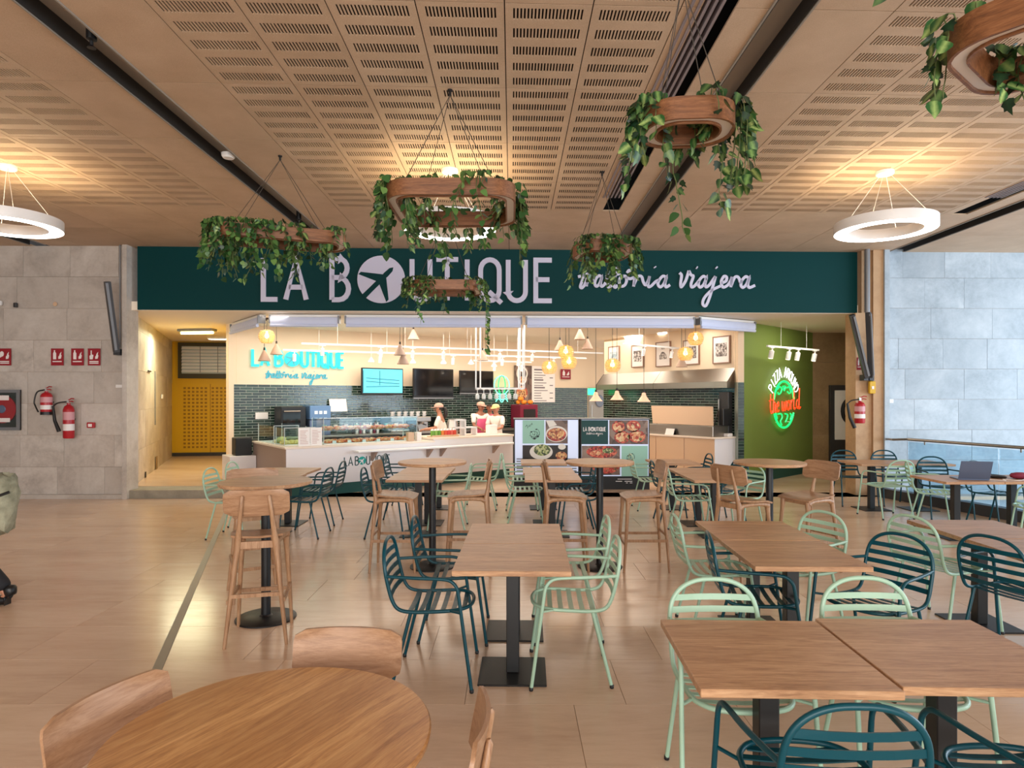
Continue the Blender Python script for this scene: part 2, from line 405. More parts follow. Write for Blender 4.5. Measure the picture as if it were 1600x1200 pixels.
# ---- floor: slabs laid in courses along x; the largest in view are parts, the rest one joined part
floor = struct(MB().box((-13, -7, -.12), (6.35, 24, -.004)).build('floor', M['grouts']))
slabs = []; rr = random.Random(3)
y = -6.9; row = 0
while y < 11.2:
    d = .62; x = -13+rr.random()*.8
    while x < 6.4+max(0, 11.2-y)*.29:
        L = rr.choice([.92, 1.24, 1.55])
        x1 = x+L
        for (a, b) in [(x, x1)]:
            lim = 6.5 + max(0, (11.2-y-d))*.29       # edge of the floor at the railing
            b = min(b, lim)
            if b-a > .1: slabs.append((a, b, y, y+d))
        x = x1
    y += d
def slab_rank(s):
    cx, cy = (s[0]+s[1])/2, (s[2]+s[3])/2
    vis = cy > 2.2 and abs(cx) < cy*.82+.6
    return (0 if vis else 1, cy)
slabs.sort(key=slab_rank)
G = .0018
for (a, b, c, d) in slabs[:290]:
    MB().box((a+G, c+G, -.06), (b-G, d-G, 0)).build('stone_slab', M['floor'], floor)
mb = MB()
for (a, b, c, d) in slabs[290:]: mb.box((a+G, c+G, -.06), (b-G, d-G, 0))
mb.box((-6.2, 11.2, -.06), (6.5, 19, 0)); mb.box((6.5, 11.25, -.06), (9.5, 19, 0))
o = mb.build('distant_slabs', M['floor'], floor); o['kind'] = 'stuff'
mb = MB(); mb.box((6.35, -7, -.12), (6.5, 11.2, -.004)); 
mb.prism([(6.35, -7), (11.8, -7), (6.5, 11.2), (6.35, 11.2)], -.12, -.004)
mb.build('floor_edge', M['grouts'], floor)
# inlaid metal strip between the hall and the tables
mb = MB(); a = Vector((-1.65, 2.4)); b = Vector((-4.72, 10.75)); n = Vector((b.y-a.y, a.x-b.x)).normalized()*.03
mb.prism([a-n, b-n, b+n, a+n], -.01, .004)
struct(mb.build('trim_1', M['strip']))
# step up to the passage
st = MB(); st.prism([(-6.62, 11.0), (-4.95, 11.06), (-4.7, 11.2), (-6.0, 20), (-12.0, 20), (-9.0, 17), (-6.62, 11.05)], 0, .14)
struct(st.build('floor_passage', M['sill']))
pf = MB(); pf.prism([(-6.75, 11.5), (-4.85, 11.56), (-6.0, 20), (-12.0, 20)], .138, .146)
struct(pf.build('floor_passage_slabs', M['floor']))

# ---- stone-faced walls: every slab of stone a part
def stone_wall(name, mat_key, origin, ang, length, z0, z1, rowh, L0, back=.25, seed=1, joint='grouts', phase=0):
    """wall whose face starts at origin and runs along ang; slabs 2 mm proud with recessed joints"""
    rr = random.Random(seed)
    wl = MB().box((0, .012, z0), (length, back, z1)).build(name, M[joint], None, (origin[0], origin[1], 0), ang)
    struct(wl); z = z0; k = 0
    while z < z1-.02:
        h = min(rowh, z1-z); x = -rr.random()*L0
        while x < length:
            L = L0*rr.uniform(.75, 1.3); a, b = max(x, 0), min(x+L, length)
            if b-a > .03:
                e = rr.uniform(0, .004)
                MB().box((a+.002, -e, z+.002), (b-.002, .02, z+h-.002)).build('stone_slab', M[mat_key], wl)
            x += L
        z += h; k += 1
    return wl
WL = (-6.62, fy(-6.62))
wl = stone_wall('wall_left', 'wallstone', (-13, fy(-6.62)-.05), 0.004, 6.40, 0, CZ, .545, 1.0, seed=5)
MB().box((-13, fy(-6.62)-.10, 0), (-6.62, fy(-6.62)-.045, .075)).build('baseboard_left', M['wallstone'])['kind'] = 'structure'
struct(MB().box((-13.3, -7, 0), (-13.05, 11.3, CZ)).build('wall_far_left', M['wallstone']))
wr = stone_wall('wall_right', 'wallstone_b', (6.66, fy(6.6)-.02), .02, 8.0, -3.2, CZ+.05, .545, .95, seed=9)
# pale side return of the left wall along the passage
ps = math.atan2(17.6-fy(-6.6), -9.3+6.6)
stone_wall('wall_passage', 'backstone' if False else 'wallstone', (-6.6+math.cos(ps)*.2, fy(-6.6)-.03+math.sin(ps)*.2), ps, 7.0, .0, 3.3, .75, 1.9, back=-.2 if False else .2, seed=11)
# fascia end strip
struct(MB().box((-6.66, fy(-6.6)-.12, 0), (-6.58, fy(-6.6)+.22, CZ)).build('trim_2', M['wallstone']))

# ---- hall ceiling: dark void above, plywood panels below (slotted ones with real slots)
ceil = struct(MB().box((-13, -7, CZ+.45), (14, 22, CZ+.55)).build('ceiling', M['void']))
PW, PL = .59, 1.168
def sheared(vs): return [(x, y+SH*x, z) for (x, y, z) in vs]
def slot_panel():
    mb = MB(); g = .004; T = .009; rows = 5; ns = 20
    rp = (PL-.0)/rows; sl = .128; mx = .052; pitch = (PW-2*mx)/ns; sw = pitch*.5
    V = []; F = []
    def bx(x0, y0, x1, y1):
        i = len(V); V.extend([(x0,y0,0),(x1,y0,0),(x1,y1,0),(x0,y1,0),(x0,y0,T),(x1,y0,T),(x1,y1,T),(x0,y1,T)])
        F.extend([tuple(i+k for k in f) for f in [(3,2,1,0),(0,1,5,4),(1,2,6,5),(2,3,7,6),(3,0,4,7)]])
    yb = g
    for r in range(rows):
        y0 = rp*(r+.5)-sl/2; y1 = y0+sl
        bx(g, yb, PW-g, y0); yb = y1
        xb = g
        for k in range(ns):
            xs = mx+pitch*(k+.5)-sw/2
            bx(xb, y0, xs, y1); xb = xs+sw
        bx(xb, y0, PW-g, y1)
    bx(g, yb, PW-g, PL-g)
    mb.add(sheared(V), F); return mb.mesh('ceiling_panel', M['plycei'])
def plain_panel(w, l):
    mb = MB(); g = .004; mb.box((g, g, 0), (w-g, l-g, .016)); mb.v = sheared(mb.v); return mb.mesh('ceiling_panel', M['plycei'])
def panel_at(me, x, y): return put('ceiling_panel', me, ceil, (x, y+SH*x, CZ))
SP = slot_panel(); plain = {}
def plain_at(x, y, w, l):
    k = (round(w, 3), round(l, 3))
    if k not in plain: plain[k] = plain_panel(w, l)
    panel_at(plain[k], x, y)
YS = [3.02+PL*i for i in range(-4, 5)]           # panel courses (slotted up to 8.86)
YE = YS[4]+PL*1.0
yrows = [3.06+PL*i for i in range(-5, 8)]        # start of each course
GR = [-8.10, -3.12, 1.87, 6.88]                  # dark channels along y
for gi, gx in enumerate(GR[:-1]):
    z0 = gx+.14; zone = gx+.71; z1 = zone+6*PW; nxt = GR[gi+1]-.14
    for yy in yrows:
        slotted = 0 < yy < 8.7
        last = yy+PL > 11.4+SH*zone
        plain_at(z0, yy, zone-z0, PL)
        for k in range(6):
            if slotted: panel_at(SP, zone+k*PW, yy)
            elif k % 2 == 0: plain_at(zone+k*PW, yy, 2*PW, PL)
        if gi == 0: plain_at(z1, yy, nxt-z1, PL)
        elif yy < 8.2: plain_at(z1, yy, .14, PL); plain_at(z1+.36, yy, nxt-z1-.36, PL)
        else: plain_at(z1, yy, nxt-z1, PL)
for yy in yrows:
    plain_at(GR[3]+.14, yy, 3.4, PL); plain_at(GR[3]+3.54, yy, 3.4, PL)
    plain_at(-13, yy, 2.3, PL); plain_at(-10.7, yy, 10.7-8.24, PL)
# channels: folded metal, recessed
for i, gx in enumerate(GR):
    mb = MB(); y0, y1 = -3, 11.2+SH*gx
    mb.box((gx-.14, y0, CZ+.12), (gx+.14, y1, CZ+.13)); 
    mb.box((gx-.148, y0, CZ-.012), (gx-.134, y1, CZ+.13)); mb.box((gx+.134, y0, CZ-.012), (gx+.148, y1, CZ+.13))
    ch = mb.build('ceiling_channel', M['channel'], ceil)
    MB().box((gx-.133, y0, CZ-.004), (gx-.122, y1, CZ+.12)).build('channel_side', M['chand'], ch)
    MB().box((gx+.122, y0, CZ-.004), (gx+.133, y1, CZ+.12)).build('channel_side', M['chand'], ch)
# linear air diffusers
M['fin'] = mat('fin_grey', (140, 130, 134), .5)
for gi, dx in ((1, 1.29), (2, 6.27)):
    mb = MB(); y1 = 8.34
    mb.box((dx-.11, -3, CZ+.10), (dx+.11, y1, CZ+.11))
    df = mb.build('ceiling_diffuser', M['chand'], ceil)
    for k in range(5):
        xx = dx-.108+k*.05
        MB().box((xx, -3, CZ-.010), (xx+.020, y1, CZ+.06)).build('diffuser_fin', M['fin'], df)
# bits in the ceiling
for (x, y) in ((357, 246),):
    p = atz(x, y, CZ)
    d = MB().lathe([(.0, -.05), (.055, -.05), (.07, -.03), (.075, 0)], 20).build('smoke_detector', M['white'], None, (p.x, p.y, p.z+.04))
    tag(d, 'round white smoke detector set in the dark ceiling channel', 'detector')
for (x, y, lb) in ((143, 60, 'small dark sprinkler head in the ceiling channel nearest the corner'), (467, 342, 'small dark sprinkler head at the far end of the ceiling channel')):
    p = atz(x, y, CZ)
    s_ = MB().lathe([(.0, -.07), (.03, -.07), (.012, -.05), (.012, -.02), (.035, -.01), (.035, .17)], 12).build('sprinkler_head', M['black'], None, (p.x, p.y, CZ))
    tag(s_, lb, 'sprinkler')

# ---- facade: green fascia, cream soffit, pillars
fa = thing('shop_fascia', 'long dark green fascia board above the shop opening', 'fascia board', (-6.47, fy(-6.47), 0), math.atan(SH))
FL = 12.68
MB().box((0, 0, 3.255), (FL, .018, 4.348)).build('board', M['fascia'], fa)
inner = MB(); inner.prism([(-6.6, fy(-6.6)+.02), (6.6, fy(6.5)+.02), (6.68, 11.8), (11, 12.3), (11, 21), (-11, 21)], 3.25, 3.40)
struct(inner.build('ceiling_shop', M['ceilin']))
# pillar at the right end of the fascia
x0 = 6.2
struct(MB().box((6.12, fy(6.2)-.10, 0), (6.40, fy(6.2)+.25, 3.245)).box((6.225, fy(6.2)-.10, 3.245), (6.40, fy(6.2)+.25, CZ)).build('pillar_1', M['pierstone']))
struct(MB().box((6.40, fy(6.2)-.16, 0), (6.62, fy(6.2)+.25, CZ)).build('pillar_2', M['pierstone']))
struct(MB().box((6.58, fy(6.2)-.20, 0), (6.67, fy(6.2)+.2, CZ)).build('trim_4', M['wallstone_b']))

# ---- shop walls (the shop is turned by TH)
BK = Vector((-5.74, 13.2)); BD = Vector((.8, .6)); BN = Vector((-.6, .8))
def bw(u, z=0., off=0.):
    p = BK+BD*u-BN*off; return Vector((p.x, p.y, z))
TZ = 2.01
wb = struct(MB().box((0, .02, 0), (11.4, .2, 3.26)).build('wall_back', M['cream'], None, (BK.x, BK.y, 0), TH))
struct(MB().box((-.10, -.01, 0), (0.0, .2, 3.26)).build('trim_5', M['cream'], None, (BK.x, BK.y, 0), TH))
# passage-side wall of the shop
struct(MB().box((.0, 0.02, 0), (.15, 5.2, 3.26)).build('wall_passage_right', M['yellow'], None, (BK.x-.10, BK.y-.02, 0), R(20)))
def tiled(parent_wall, u0, u1, z1, face_y, near, bw_=.245, bh=.0575, z0=.0, seed=1):
    """brick-shaped glazed tiles on a wall, in its local frame"""
    rr = random.Random(seed); MB().box((u0, face_y-.012, z0), (u1, face_y+.05, z1)).build('tile_bed', M['grout'], parent_wall)
    bricks = []; z = z1-bh; k = 0
    while z > z0-.03:
        x = u0-(bw_/2 if k % 2 else 0)
        while x < u1:
            a, b = max(x, u0), min(x+bw_, u1)
            if b-a > .03: bricks.append((a+.006, b-.006, max(z, z0)+.006, z+bh-.006, rr.uniform(0, .005)))
            x += bw_
        z -= bh; k += 1
    bricks.sort(key=lambda b: (0 if b[2] > .75 else 1, b[0]))
    me = {}
    for i, (a, b, c, d, e) in enumerate(bricks[:near]):
        MB().box((a, face_y-.015-e, c), (b, face_y, d)).build('brick', M['tile'], parent_wall)
    mb = MB()
    for (a, b, c, d, e) in bricks[near:]: mb.box((a, face_y-.015-e, c), (b, face_y, d))
    o = mb.build('distant_bricks', M['tile'], parent_wall); o['kind'] = 'stuff'
tiled(wb, 0.0, 10.0, TZ, .01, 290)
# grey kitchen door with a porthole at the far end of the back wall
p = bw(10.05)
dr = struct(MB().box((0, -.03, 0), (.95, .03, 2.03)).build('door_1', mat('door_grey', (172, 170, 166), .5), None, (p.x, p.y, 0), TH))
MB().lathe([(0, 0), (.16, 0), (.19, .015), (.16, .03), (0, .03)], 24).build('porthole', mat('porthole', (120, 130, 150), .2), dr, (.42, -.03, 1.62), (PI/2, 0, 0))
MB().bbox((.08, -.045, 1.0), (.12, -.02, 1.5)).build('door_handle', M['steel'], dr)
# right wall with the pictures; tiled below the hood
RW0 = Vector((2.42, 16.9)); RW1 = Vector((4.62, 12.98)); RL = (RW1-RW0).length; RA = math.atan2(RW1.y-RW0.y, RW1.x-RW0.x)
wkr = struct(MB().box((0, .02, 0), (RL, .2, 3.26)).build('wall_kitchen_right', M['cream'], None, (RW0.x, RW0.y, 0), RA))
tiled(wkr, 0.0, RL, TZ, .01, 150, seed=4)
# pier between kitchen and the green wall
struct(MB().box((4.50, 12.74, 2.04), (4.62, 12.95, 3.26)).build('trim_6', M['cream']))
pr = struct(MB().box((4.50, 12.75, 0), (4.62, 12.95, 2.04)).build('pillar_3', M['grout']))
for k in range(35): MB().box((4.505, 12.738, .004+k*.058), (4.62, 12.76, .057+k*.058)).build('brick', M['tile'], pr)
GW = Vector((4.62, 12.75)); GA = math.atan2(1.37, 1.48); GL = 3.3
wg = struct(MB().box((0, 0, 0), (GL, .18, 3.26)).build('wall_green', M['green'], None, (GW.x, GW.y, 0), GA))
struct(MB().box((0, -.025, 0), (GL, .0, .21)).build('baseboard_green', M['kick'], None, (GW.x, GW.y, 0), GA))
# recess at the right: sandstone wall, dark opening
stone_wall('wall_recess', 'backstone', (6.4, 14.98), .02, 4.5, 0, 3.26, .85, 1.3, seed=21)
struct(MB().box((9.4, 12.2, 0), (9.6, 15.1, 3.26)).build('wall_recess_right', M['backstone']))
dd = struct(MB().bbox((0, -.05, 0), (.95, .03, 2.02)).build('door_2', M['dgrey'], None, (7.42, 14.97, 0), .02))
MB().bbox((.10, -.07, .75), (.85, -.04, 1.9)).build('door_panel', M['white'], dd)
lg = MB(); lg.tube([(.45+.18*math.cos(a*PI/12), -.085, 1.42+.27*math.sin(a*PI/12)) for a in range(24)], .045, 8, True, 1)
lg.build('ring_logo', M['black'], dd)
# passage end: yellow wall, louvred window, perforated door
PE = Vector((-9.35, 17.3)); PA = math.atan2(.55, 3.6)
wy = struct(MB().box((-.3, 0, 0), (4.2, .15, 3.26)).build('wall_passage_end', M['yellow'], None, (PE.x, PE.y, 0), PA))
wn = struct(MB().box((.32, -.07, 2.25), (2.2, .0, 3.22)).build('window_1', mat('window_frame_olive', (58, 54, 34), .5), None, (PE.x, PE.y, 0), PA))
MB().box((.42, -.075, 2.38), (2.15, -.065, 3.12)).build('pane', mat('pane_pale', (170, 184, 190), .3), wn)
for k in range(8): 
    z = 2.42+k*.088; MB().add([(.43,-.13,z),(2.15,-.13,z),(2.15,-.07,z+.06),(.43,-.07,z+.06),(.43,-.13,z+.008),(2.15,-.13,z+.008),(2.15,-.07,z+.068),(.43,-.07,z+.068)],[(3,2,1,0),(4,5,6,7),(0,1,5,4),(2,3,7,6)]).build('louvre', M['whitem'], wn)
for k in range(3): MB().box((.9+k*.45, -.14, 2.4), (.915+k*.45, -.125, 3.12)).build('louvre_bar', M['grey'], wn)
dy = struct(MB().box((.06, -.06, .16), (2.2, .0, 2.12)).build('door_3', M['yellow'], None, (PE.x, PE.y, 0), PA))
mb = MB()
for r in range(17):
    for g in range(2):
        for k in range(6): xx = .46+g*.72+k*.108; z = .36+r*.10; mb.box((xx, -.064, z), (xx+.062, -.058, z+.052))
o = mb.build('perforation', M['yellowd'], dy); o['kind'] = 'stuff'
MB().box((1.14, -.066, .2), (1.155, -.055, 2.1)).build('door_seam', M['yellowd'], dy)
MB().box((.06, -.08, .14), (2.2, -.05, .24)).build('door_sill', M['dgrey'], dy)
# railing kerb
KA = Vector((6.52, 11.12)); KB = Vector((7.9, 6.4))
mb = MB(); kd = (KB-KA).normalized(); kn = Vector((-kd.y, kd.x))
def kp(s, off): q = KA+kd*s+kn*off; return (q.x, q.y)
KL = (KB-KA).length
mb.prism([kp(-.1, -.10), kp(KL, -.10), kp(KL, .06), kp(-.1, .06)], -.3, .16)
struct(mb.build('trim_7', M['dgrey']))
# lower landing seen past the railing
struct(MB().box((6.6, -7, -3.3), (15, 12, -3.2)).build('floor_lower', M['floor']))
# ------------------------------------------------------------------ furniture prototypes (local +x is the way one faces when seated)
def armchair_proto(m):
    P = Proto(); W = .215
    half = [(-.315, 0, .852), (-.313, .07, .847), (-.309, .13, .826), (-.304, .175, .79), (-.297, .203, .74), (-.285, W, .67), (-.262, W, .57), (-.243, W, .515),
            (-.218, W, .477), (-.175, W, .458), (-.10, W, .452), (0, W, .455), (.09, .213, .459), (.15, .195, .461), (.20, .15, .462), (.225, .08, .462), (.232, 0, .462)]
    loop = smooth_path(half+[(x, -y, z) for (x, y, z) in half[-2:0:-1]], 3, True)
    P.part('frame', MB().tube(loop, .0115, 8, True).mesh('frame', m, 60))
    def half_width(z):
        for a, b in zip(half[:9], half[1:10]):
            if b[2] <= z <= a[2]: t_ = (a[2]-z)/(a[2]-b[2]); return a[1]+(b[1]-a[1])*t_, a[0]+(b[0]-a[0])*t_
        return W, -.25
    for z in (.537, .594, .651, .708, .765):
        wd, x = half_width(z); c = -.018                       # slats are slightly dished backwards
        w2, x2 = half_width(min(z+.026, .83)); mb = MB(); n = 4; vs = []; fs = []
        for i in range(n+1):
            k = i/n*2-1; d = c*(1-k*k)
            vs += [(x+d-.002, k*wd, z-.0145), (x+d+.003, k*wd, z-.0145), (x2+d+.003, k*w2, z+.0145), (x2+d-.002, k*w2, z+.0145)]
        for i in range(n):
            for j in range(4): fs.append((4*i+j, 4*i+(j+1) % 4, 4*i+4+(j+1) % 4, 4*i+4+j))
        fs += [(0, 1, 2, 3), (4*n+3, 4*n+2, 4*n+1, 4*n)]
        P.part('back_slat', mb.add(vs, fs).mesh('back_slat', m))
    for x in (-.14, -.075, -.01, .055, .12, .18):
        wd = W if x < .1 else .20 if x < .15 else .165
        mb = MB(); vs = []; fs = []; n = 4
        for i in range(n+1):
            k = i/n*2-1; d = -.010*(1-k*k)
            vs += [(x-.015, k*wd, .455+d), (x+.015, k*wd, .456+d), (x+.015, k*wd, .461+d), (x-.015, k*wd, .460+d)]
        for i in range(n):
            for j in range(4): fs.append((4*i+j, 4*i+(j+1) % 4, 4*i+4+(j+1) % 4, 4*i+4+j))
        fs += [(0, 1, 2, 3), (4*n+3, 4*n+2, 4*n+1, 4*n)]
        P.part('seat_slat', mb.add(vs, fs).mesh('seat_slat', m))
    cap = MB().lathe([(.011, 0), (.013, .003), (.013, .02), (.010, .022)], 8).mesh('foot_cap', M['blackp'], 60)
    for s in (1, -1):
        arm = smooth_path([(-.284, .216*s, .668), (-.22, .232*s, .668), (-.08, .258*s, .668), (.05, .270*s, .666), (.11, .273*s, .655), (.146, .275*s, .618), (.158, .276*s, .57)], 3)
        P.part('armrest', MB().tube(arm, .0105, 8).mesh('armrest', m, 60))
        leg = P.part('leg', MB().tube([(.157, .276*s, .575), (.235, .290*s, .018)], .0108, 8).mesh('leg', m, 60)); P.sub(leg, 'foot_cap', cap, (.2365, .2904*s, 0))
        P.part('seat_bracket', MB().tube([(.10, .213*s, .458), (.172, .278*s, .466)], .008, 6).mesh('seat_bracket', m, 60))
        leg = P.part('leg', MB().tube([(-.135, .213*s, .452), (-.245, .238*s, .018)], .0108, 8).mesh('leg', m, 60)); P.sub(leg, 'foot_cap', cap, (-.2475, .2386*s, 0))
    return P
CH = {'teal': armchair_proto(M['teal']), 'mint': armchair_proto(M['mint'])}

def stool_proto(seat_h, back_h, m, ply):
    """wooden bar stool (or, low, dining chair): saddle seat, bent backrest, splayed tapered legs, ring of stretchers"""
    P = Proto(); k = seat_h/.75
    # saddle seat
    mb = MB(); nx, ny = 10, 8; top = []; bot = []
    for i in range(nx+1):
        for j in range(ny+1):
            u = i/nx*2-1; v = j/ny*2-1
            ex = .20*u*(1-.06*v*v); ey = .205*v*(1-.10*max(0, -u)-.05*u*u)
            rr_ = max(abs(u), abs(v))
            z = seat_h-.004-.012*(1-v*v)*(1-u*u)*1+.010*v*v*(1-u)/2+(-.022*max(0, u-.55)/.45 if u > .55 else 0)+(.014*max(0, -u-.4))
            top.append((ex, ey, z)); bot.append((ex*.985, ey*.985, z-.016))
    vs = top+bot; N = (nx+1)*(ny+1); fs = []
    for i in range(nx):
        for j in range(ny):
            a = i*(ny+1)+j; fs += [(a, a+1, a+ny+2, a+ny+1), (N+a, N+a+ny+1, N+a+ny+2, N+a+1)]
    edge = [j for j in range(ny+1)]+[i*(ny+1)+ny for i in range(1, nx+1)]+[nx*(ny+1)+j for j in range(ny-1, -1, -1)]+[i*(ny+1) for i in range(nx-1, 0, -1)]
    for a, b in zip(edge, edge[1:]+edge[:1]): fs.append((a, N+a, N+b, b))
    P.part('seat', mb.add(vs, fs).mesh('seat', ply, 50))
    # backrest: curved sheet with rounded corners
    mb = MB(); n = 16; rows = 8; h0, h1 = back_h-.185, back_h; wd = .222; T = .013; f = []; vs = []
    for side in (0, 1):
        for i in range(rows+1):
            v = i/rows; q = abs(v*2-1); z = h0+(h1-h0)*v
            ww = wd-(.048*(1-math.sqrt(max(0, 1-((q-.55)/.45)**2))) if q > .55 else 0)
            for j in range(n+1):
                u = j/n*2-1
                vs.append((-.185-.06*(z-h0)/.185*.6-.030*(1-u*u)+(0 if side else T), ww*u, z))
    Nn = (rows+1)*(n+1)
    for i in range(rows):
        for j in range(n):
            a = i*(n+1)+j; f += [(a, a+n+1, a+n+2, a+1), (Nn+a, Nn+a+1, Nn+a+n+2, Nn+a+n+1)]
    edge = [j for j in range(n+1)]+[i*(n+1)+n for i in range(1, rows+1)]+[rows*(n+1)+j for j in range(n-1, -1, -1)]+[i*(n+1) for i in range(rows-1, 0, -1)]
    for a, b in zip(edge, edge[1:]+edge[:1]): f.append((a, b, Nn+b, Nn+a))
    P.part('backrest', mb.add(vs, f).mesh('backrest', ply, 50))
    sh = seat_h-.035; fl = .205
    for s in (1, -1):
        # rear leg runs on up as the back post
        bz = back_h-.045; px = -.246
        yl = lambda z: (fl-(fl-.090)*z/bz)*s
        P.part('leg', MB().tube([(-.245, yl(0), 0), (-.232, yl(sh*.35), sh*.35), (-.205, yl(sh-.12), sh-.12), (-.195, yl(sh), sh), (-.212, yl(sh+.08), sh+.08), (-.228, yl(h0+.02), h0+.02), (px-.004, yl(bz), bz), (px-.002, .090*s, bz+.012)],
               [.0125, .016, .020, .025, .018, .0145, .012, .006], 10).mesh('leg', m, 60))
        P.part('leg', MB().tube([(.205, (fl-.012)*s, 0), (.185, (fl-.025)*s, sh*.4), (.163, (fl-.045)*s, sh-.11), (.156, (fl-.05)*s, sh-.02), (.150, (fl-.052)*s, sh+.006)], [.0125, .016, .020, .028, .024], 10).mesh('leg', m, 60))
        yy = (fl-.047)*s; yr = (fl-(fl-.090)*sh/(back_h-.045))*s
        P.part('side_rail', MB().tube([(-.20, yr, sh-.035), (-.15, yr*.9+yy*.1, sh-.012), (-.06, (yr+yy)/2, sh-.006), (.06, yy, sh-.006), (.12, yy, sh-.012), (.158, yy, sh-.03)], [.030, .024, .021, .021, .024, .030], 10, False, 1.0).mesh('side_rail', m, 60))
    P.part('cross_rail', MB().box((-.205, -abs(yr), sh-.045), (-.183, abs(yr), sh+.004)).mesh('cross_rail', m))
    P.part('cross_rail', MB().box((.145, -(fl-.06), sh-.040), (.165, fl-.06, sh+.004)).mesh('cross_rail', m))
    if seat_h > .6:
        z = .315; a = (fl-.018); fx = .187; rx = -.234
        for s in (1, -1): P.part('stretcher', MB().box((rx, a*s-.009, z-.014), (fx, a*s+.009, z+.014)).mesh('stretcher', m))
        P.part('stretcher', MB().box((fx-.010, -a, z-.05), (fx+.012, a, z-.022)).mesh('stretcher', m))
        ar = fl-(fl-.09)*z/(back_h-.045); P.part('stretcher', MB().box((rx-.008, -ar, z+.03), (rx+.010, ar, z+.056)).mesh('stretcher', m))
    return P
STOOL = stool_proto(.76, 1.095, M['oak_edge'] if False else M['beech'], M['ply'])
LOW = stool_proto(.46, .80, M['beech'], M['ply'])

def square_table_proto():
    P = Proto(); h = .735
    P.part('table_top', MB().bbox((-.349, -.349, h-.031), (.349, .349, h), .0025).mesh('table_top', M['oak']))
    P.part('column', MB().bbox((-.04, -.04, .012), (.04, .04, h-.036), .004).mesh('column', M['black']))
    P.part('base_plate', MB().bbox((-.21, -.21, 0), (.21, .21, .012), .003).mesh('base_plate', M['black']))
    P.part('mounting_plate', MB().box((-.16, -.16, h-.038), (.16, .16, h-.031)).mesh('mounting_plate', M['black']))
    return P
SQ = square_table_proto()
def round_table_proto(rad, h, rcol, rbase, topmat, tick):
    P = Proto()
    P.part('table_top', MB().lathe([(rad-.012, h-tick), (rad-.002, h-tick+.006), (rad, h-.006), (rad-.005, h)], 64).mesh('table_top', topmat, 30))
    P.part('column', MB().lathe([(rcol+.02, .02), (rcol, .035), (rcol, h-tick-.01)], 24).mesh('column', M['black'], 30))
    P.part('base_plate', MB().lathe([(rbase, 0), (rbase, .010), (rbase-.01, .016), (rcol+.02, .024)], 40).mesh('base_plate', M['black'], 30))
    P.part('mounting_plate', MB().lathe([(.14, h-tick-.012), (.14, h-tick)], 16).mesh('mounting_plate', M['black'], 30))
    return P
BAR = round_table_proto(.352, 1.086, .036, .23, M['oak'], .03)
RND = round_table_proto(.478, .735, .038, .27, M['oak_round'], .028)

GT = 'square oak cafe tables'
tables = [
 (0.005, 4.07, -1.4, 'oak table of the central pair, the nearer one on its black square foot'),
 (0.02, 4.775, -1.4, 'oak table of the central pair, the farther from us'),
 (1.015, 2.56, -1.8, 'big near oak table whose whole top shows, mint chair at its corner'),
 (1.727, 2.575, -1.8, 'square oak table at the lower edge whose far corner runs out of the frame'),
 (1.815, 4.17, -1.6, 'nearer oak table of the pair between teal chairs, above the near big tables'),
 (1.84, 4.885, -1.6, 'farther oak table of the pair between mint chairs, in front of the turned bar stools'),
 (3.585, 4.22, -1.5, 'oak table cut by the frame edge with the very dark teal chair before it'),
 (3.60, 4.93, -1.5, 'oak table behind the dark teal chair, below the laptop table'),
 (5.52, 7.97, 0, 'oak table that carries the open laptop'),
 (6.23, 7.98, 0, 'oak table with the maroon bundle, next to the laptop table'),
 (5.60, 9.98, 1, 'oak table by the tan pillar with a big mint chair before it'),
 (6.31, 9.95, 1, 'oak table by the glass railing, below the stone wall corner'),
 (2.56, 8.10, 0, 'oak table standing behind the turned bar stool with the broad back'),
 (2.56, 8.81, 0, 'oak table next behind the one with the turned bar stool, mint chair at its side'),
 (2.52, 10.08, 0, 'small far oak table right in front of the beige pizza counter'),
 (.51, 8.15, -1, 'oak table in front of the menu boards, nearer of its pair'),
 (.50, 8.86, -1, 'oak table in front of the menu boards, farther of its pair'),
 (.49, 10.08, 0, 'far oak table directly below the salad picture of the menu board'),
 (-1.19, 8.15, -1, 'oak table between teal chairs and the bar table, nearer of its pair'),
 (-1.17, 8.86, -1, 'oak table between teal chairs and the bar table, farther of its pair'),
 (-1.15, 10.08, 0, 'oak table nearest the white serving counter, behind the round bar table'),
 (-3.07, 8.12, -1, 'oak table beyond the lone round bar table, nearer of its pair'),
 (-3.09, 8.83, -1, 'oak table beyond the lone round bar table, farther of its pair'),
]
for (x, y, a, lb) in tables: SQ.place('square_table', lb, 'table', (x, y, 0), R(a), GT)
bars = [(-1.945, 5.06, 'round oak bar table standing alone nearest the stone floor strip'), (-.82, 6.6, 'round oak bar table below the smallest hanging planter, before the counter lettering'),
        (.905, 6.6, 'round oak bar table in front of the pizza menu board'), (2.635, 6.55, 'round oak bar table in front of the olive green wall')]
for (x, y, lb) in bars: BAR.place('bar_table', lb, 'table', (x, y, 0), random.uniform(-.3, .3), 'round oak bar tables')
RND.place('round_table', 'low round oak table with broad staves at the lower edge, bent ply chairs around it', 'table', (-.725, 1.93, 0), R(62))

